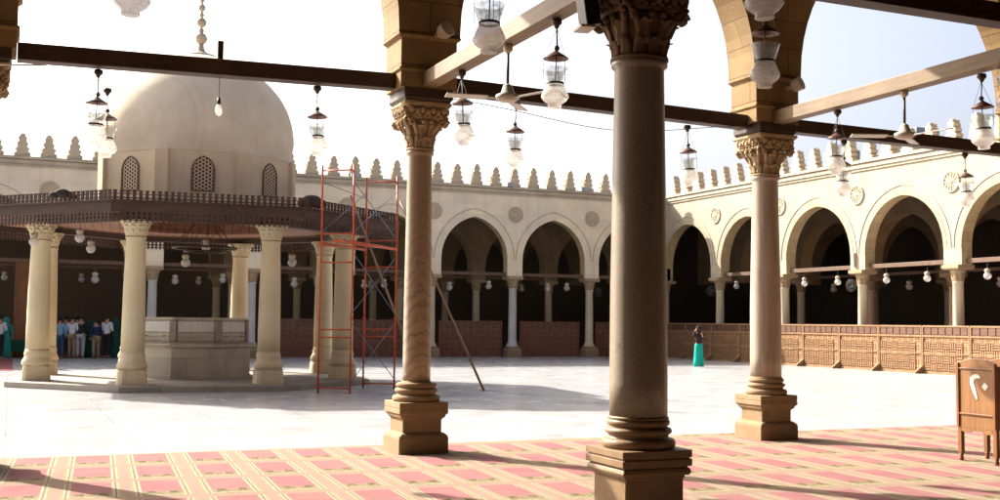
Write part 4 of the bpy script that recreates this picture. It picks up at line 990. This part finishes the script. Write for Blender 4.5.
# ------------------------------------------------------------------ people
def skin_mesh(name, verts, edges, radii, root, mat_, parent, lvl=2):
    me = bpy.data.meshes.new(name); me.from_pydata(verts, edges, []); o_ = bpy.data.objects.new(name, me); COL.objects.link(o_)
    sk = o_.modifiers.new('skin', 'SKIN'); sk.use_smooth_shade = True
    for i_, r_ in enumerate(radii):
        v_ = me.skin_vertices[0].data[i_]; v_.radius = (r_, r_) if not isinstance(r_, tuple) else r_; v_.use_root = (i_ == root)
    ss = o_.modifiers.new('sub', 'SUBSURF'); ss.levels = lvl; ss.render_levels = lvl
    dg = bpy.context.evaluated_depsgraph_get(); new = bpy.data.meshes.new_from_object(o_.evaluated_get(dg)); o_.modifiers.clear(); o_.data = new
    new.materials.clear(); new.materials.append(mat_); o_.parent = parent; return o_
def person(label, loc, rz, H, top, bottom, dress=False, arms='down', scarf=None, lean=0., group=None):
    p = thing('person', label, 'person', loc, rz, group); s = H/1.72
    def V(x, y, z): return (x*s, (y+lean*max(0, z-.9))*s, z*s)
    # faces local -Y
    la = {'down': [(-.22, .01, 1.15), (-.235, -.04, .90), (-.235, -.06, .80)], 'fold': [(-.23, -.02, 1.14), (-.10, -.22, 1.12), (-.02, -.24, 1.16)], 'raise': [(-.25, -.12, 1.30), (-.16, -.22, 1.55), (-.10, -.18, 1.64)]}[arms]
    ra = [(-x, y, z) for x, y, z in la] if arms != 'raise' else [(.22, -.06, 1.16), (.14, -.24, 1.30), (.08, -.24, 1.45)]
    vt = [(0, 0, .94), (0, 0, 1.10), (0, .0, 1.30), (0, .01, 1.42), (0, -.0, 1.50), (0, -.015, 1.58), (0, -.02, 1.66), (-.17, .01, 1.40), *la, (.17, .01, 1.40), *ra, (-.09, 0, .90), (-.10, -.01, .50), (-.10, .01, .09), (-.11, -.12, .035), (.09, 0, .90), (.10, -.01, .50), (.10, .01, .09), (.11, -.12, .035)]
    rd = [(.14, .10), (.125, .09), (.15, .10), (.10, .075), .050, .082, .072, .062, .045, .036, .030, .062, .045, .036, .030, .095, .060, .043, .034, .095, .060, .043, .034]
    ed = [(0, 1), (1, 2), (2, 3), (3, 4), (4, 5), (5, 6), (3, 7), (7, 8), (8, 9), (9, 10), (3, 11), (11, 12), (12, 13), (13, 14), (0, 15), (15, 16), (16, 17), (17, 18), (0, 19), (19, 20), (20, 21), (21, 22)]
    sc1 = lambda r_: (r_[0]*s, r_[1]*s) if isinstance(r_, tuple) else r_*s
    skin_mesh('body', [V(*v_) for v_ in vt], ed, [sc1(r_) for r_ in rd], 0, M['skin'], p)
    # shirt / jacket with sleeves
    iv = [0, 1, 2, 3, 7, 8, 9, 11, 12, 13]; mp = {a: i_ for i_, a in enumerate(iv)}
    skin_mesh('top', [V(*vt[a]) for a in iv], [(mp[a], mp[b_]) for a, b_ in ed if a in mp and b_ in mp], [sc1(tuple(q+.018 for q in rd[a]) if isinstance(rd[a], tuple) else rd[a]+.014) for a in iv], 0, top, p)
    if dress:
        b_ = MB(); n = 20; rr_ = []
        for z, rad in ((.99, .15), (.90, .175), (.6, .185), (.3, .20), (.03, .215)):
            rr_.append([Vector(V((rad+(.02*math.sin(5*t_)+.012*math.sin(9*t_+1))*(1.1-z))*math.cos(t_), rad*.75*math.sin(t_), z)) for t_ in [2*PI*i_/n for i_ in range(n)]])
        b_.rings(rr_).build('skirt', bottom, p)
    else:
        iv = [0, 15, 16, 17, 19, 20, 21]; mp = {a: i_ for i_, a in enumerate(iv)}
        skin_mesh('trousers', [V(*vt[a]) for a in iv], [(mp[a], mp[b_]) for a, b_ in ed if a in mp and b_ in mp], [sc1(tuple(q+.012 for q in rd[a]) if isinstance(rd[a], tuple) else rd[a]+.018) for a in iv], 0, bottom, p)
    if scarf:
        b_ = MB(); b_.lathe([(.15, 1.36), (.11, 1.45), (.105, 1.52), (.118, 1.60), (.112, 1.68), (.07, 1.745), (.01, 1.76)], 16, (0, .022, 0)); 
        for v_ in b_.bm.verts: v_.co = Vector(V(*v_.co))
        b_.build('head_scarf', scarf, p)
    else:
        b_ = MB(); b_.ball((0, .018, 1.655), .094, 14, (1, 1.08, .95))
        for v_ in b_.bm.verts: v_.co = Vector(V(*v_.co))
        b_.build('hair', M['hair'], p)
    return p
def cloth(n_, c): 
    k_ = 'cloth_'+n_
    if k_ not in M: M[k_] = simple(k_, c, .9, .12, 8)
    return M[k_]
white, lblue, viol, navy, blk = cloth('white', (.72, .72, .74)), cloth('light_blue', (.22, .42, .58)), cloth('violet', (.26, .26, .52)), cloth('navy', (.02, .03, .09)), cloth('black', (.02, .02, .022))
jean, khaki, greyt, green, teal2 = cloth('jeans', (.05, .09, .17)), cloth('khaki', (.30, .22, .13)), cloth('grey_trousers', (.42, .38, .36)), cloth('green', (.0, .22, .09)), cloth('sea_green', (.02, .25, .20))
person('woman in long teal skirt and dark top standing alone on the marble, hand raised', (25.1, 37.9, 0), R(-25), 1.60, cloth('dark_top', (.035, .02, .02)), M['teal'], True, 'raise', cloth('dark_scarf', (.04, .02, .018)))
GP = 'people gathered at the far arcade'
def px2x(px, Y):   # column of the far group -> metres, used only for reading the layout
    return None
grp = [(62, 50.2, lblue, jean, 0, 'down', 'man in light blue shirt and jeans at the left end of the far group', 1.70, 170), (68, 50.9, viol, jean, 0, 'down', 'man in violet-blue shirt behind the left of the far group', 1.74, 200),
       (74.5, 50.1, white, khaki, 0, 'fold', 'man in white shirt and khaki trousers in the left of the far group', 1.76, 150), (79, 51.1, navy, greyt, 0, 'down', 'man in dark blue shirt and pale trousers just behind the white shirt', 1.74, 180),
       (83, 50.0, blk, greyt, 0, 'fold', 'man in black jacket and light grey trousers in the middle of the far group', 1.78, 160), (91, 51.0, green, green, 1, 'down', 'woman in a dark green dress in the middle of the far group', 1.62, 190),
       (98.5, 49.9, navy, khaki, 0, 'down', 'person in navy jacket and khaki trousers leaning forward in the far group', 1.62, 200), (109, 49.9, white, blk, 0, 'fold', 'man in white shirt and black trousers near the right of the far group', 1.80, 140),
       (117.5, 50.4, green, green, 1, 'down', 'woman in bright green dress and scarf at the right end of the far group', 1.68, 200),
       (2, 49.2, white, blk, 0, 'fold', 'person in pale shirt and dark trousers at the left edge of the picture', 1.74, 180), (8.5, 50.0, teal2, teal2, 1, 'down', 'woman in sea green robe standing by the green table', 1.64, 180)]
for px, Y, tp, bt, dr, ar, lab, H_, rz in grp:
    ang = HEAD+math.atan((px-500)/FPX); X = Y*math.tan(ang)
    person(lab, (X, Y, .008 if Y > 51 or X < .15 else 0), R(rz), H_, tp, bt, bool(dr), ar, bt if dr else None, -.12 if 'leaning' in lab else 0., GP)

for o_ in scene.objects:
    if 'label' in o_ and not 4 <= len(o_['label'].replace('-', ' ').split()) <= 16: print('LABEL', o_.name, len(o_['label'].split()), o_['label'])
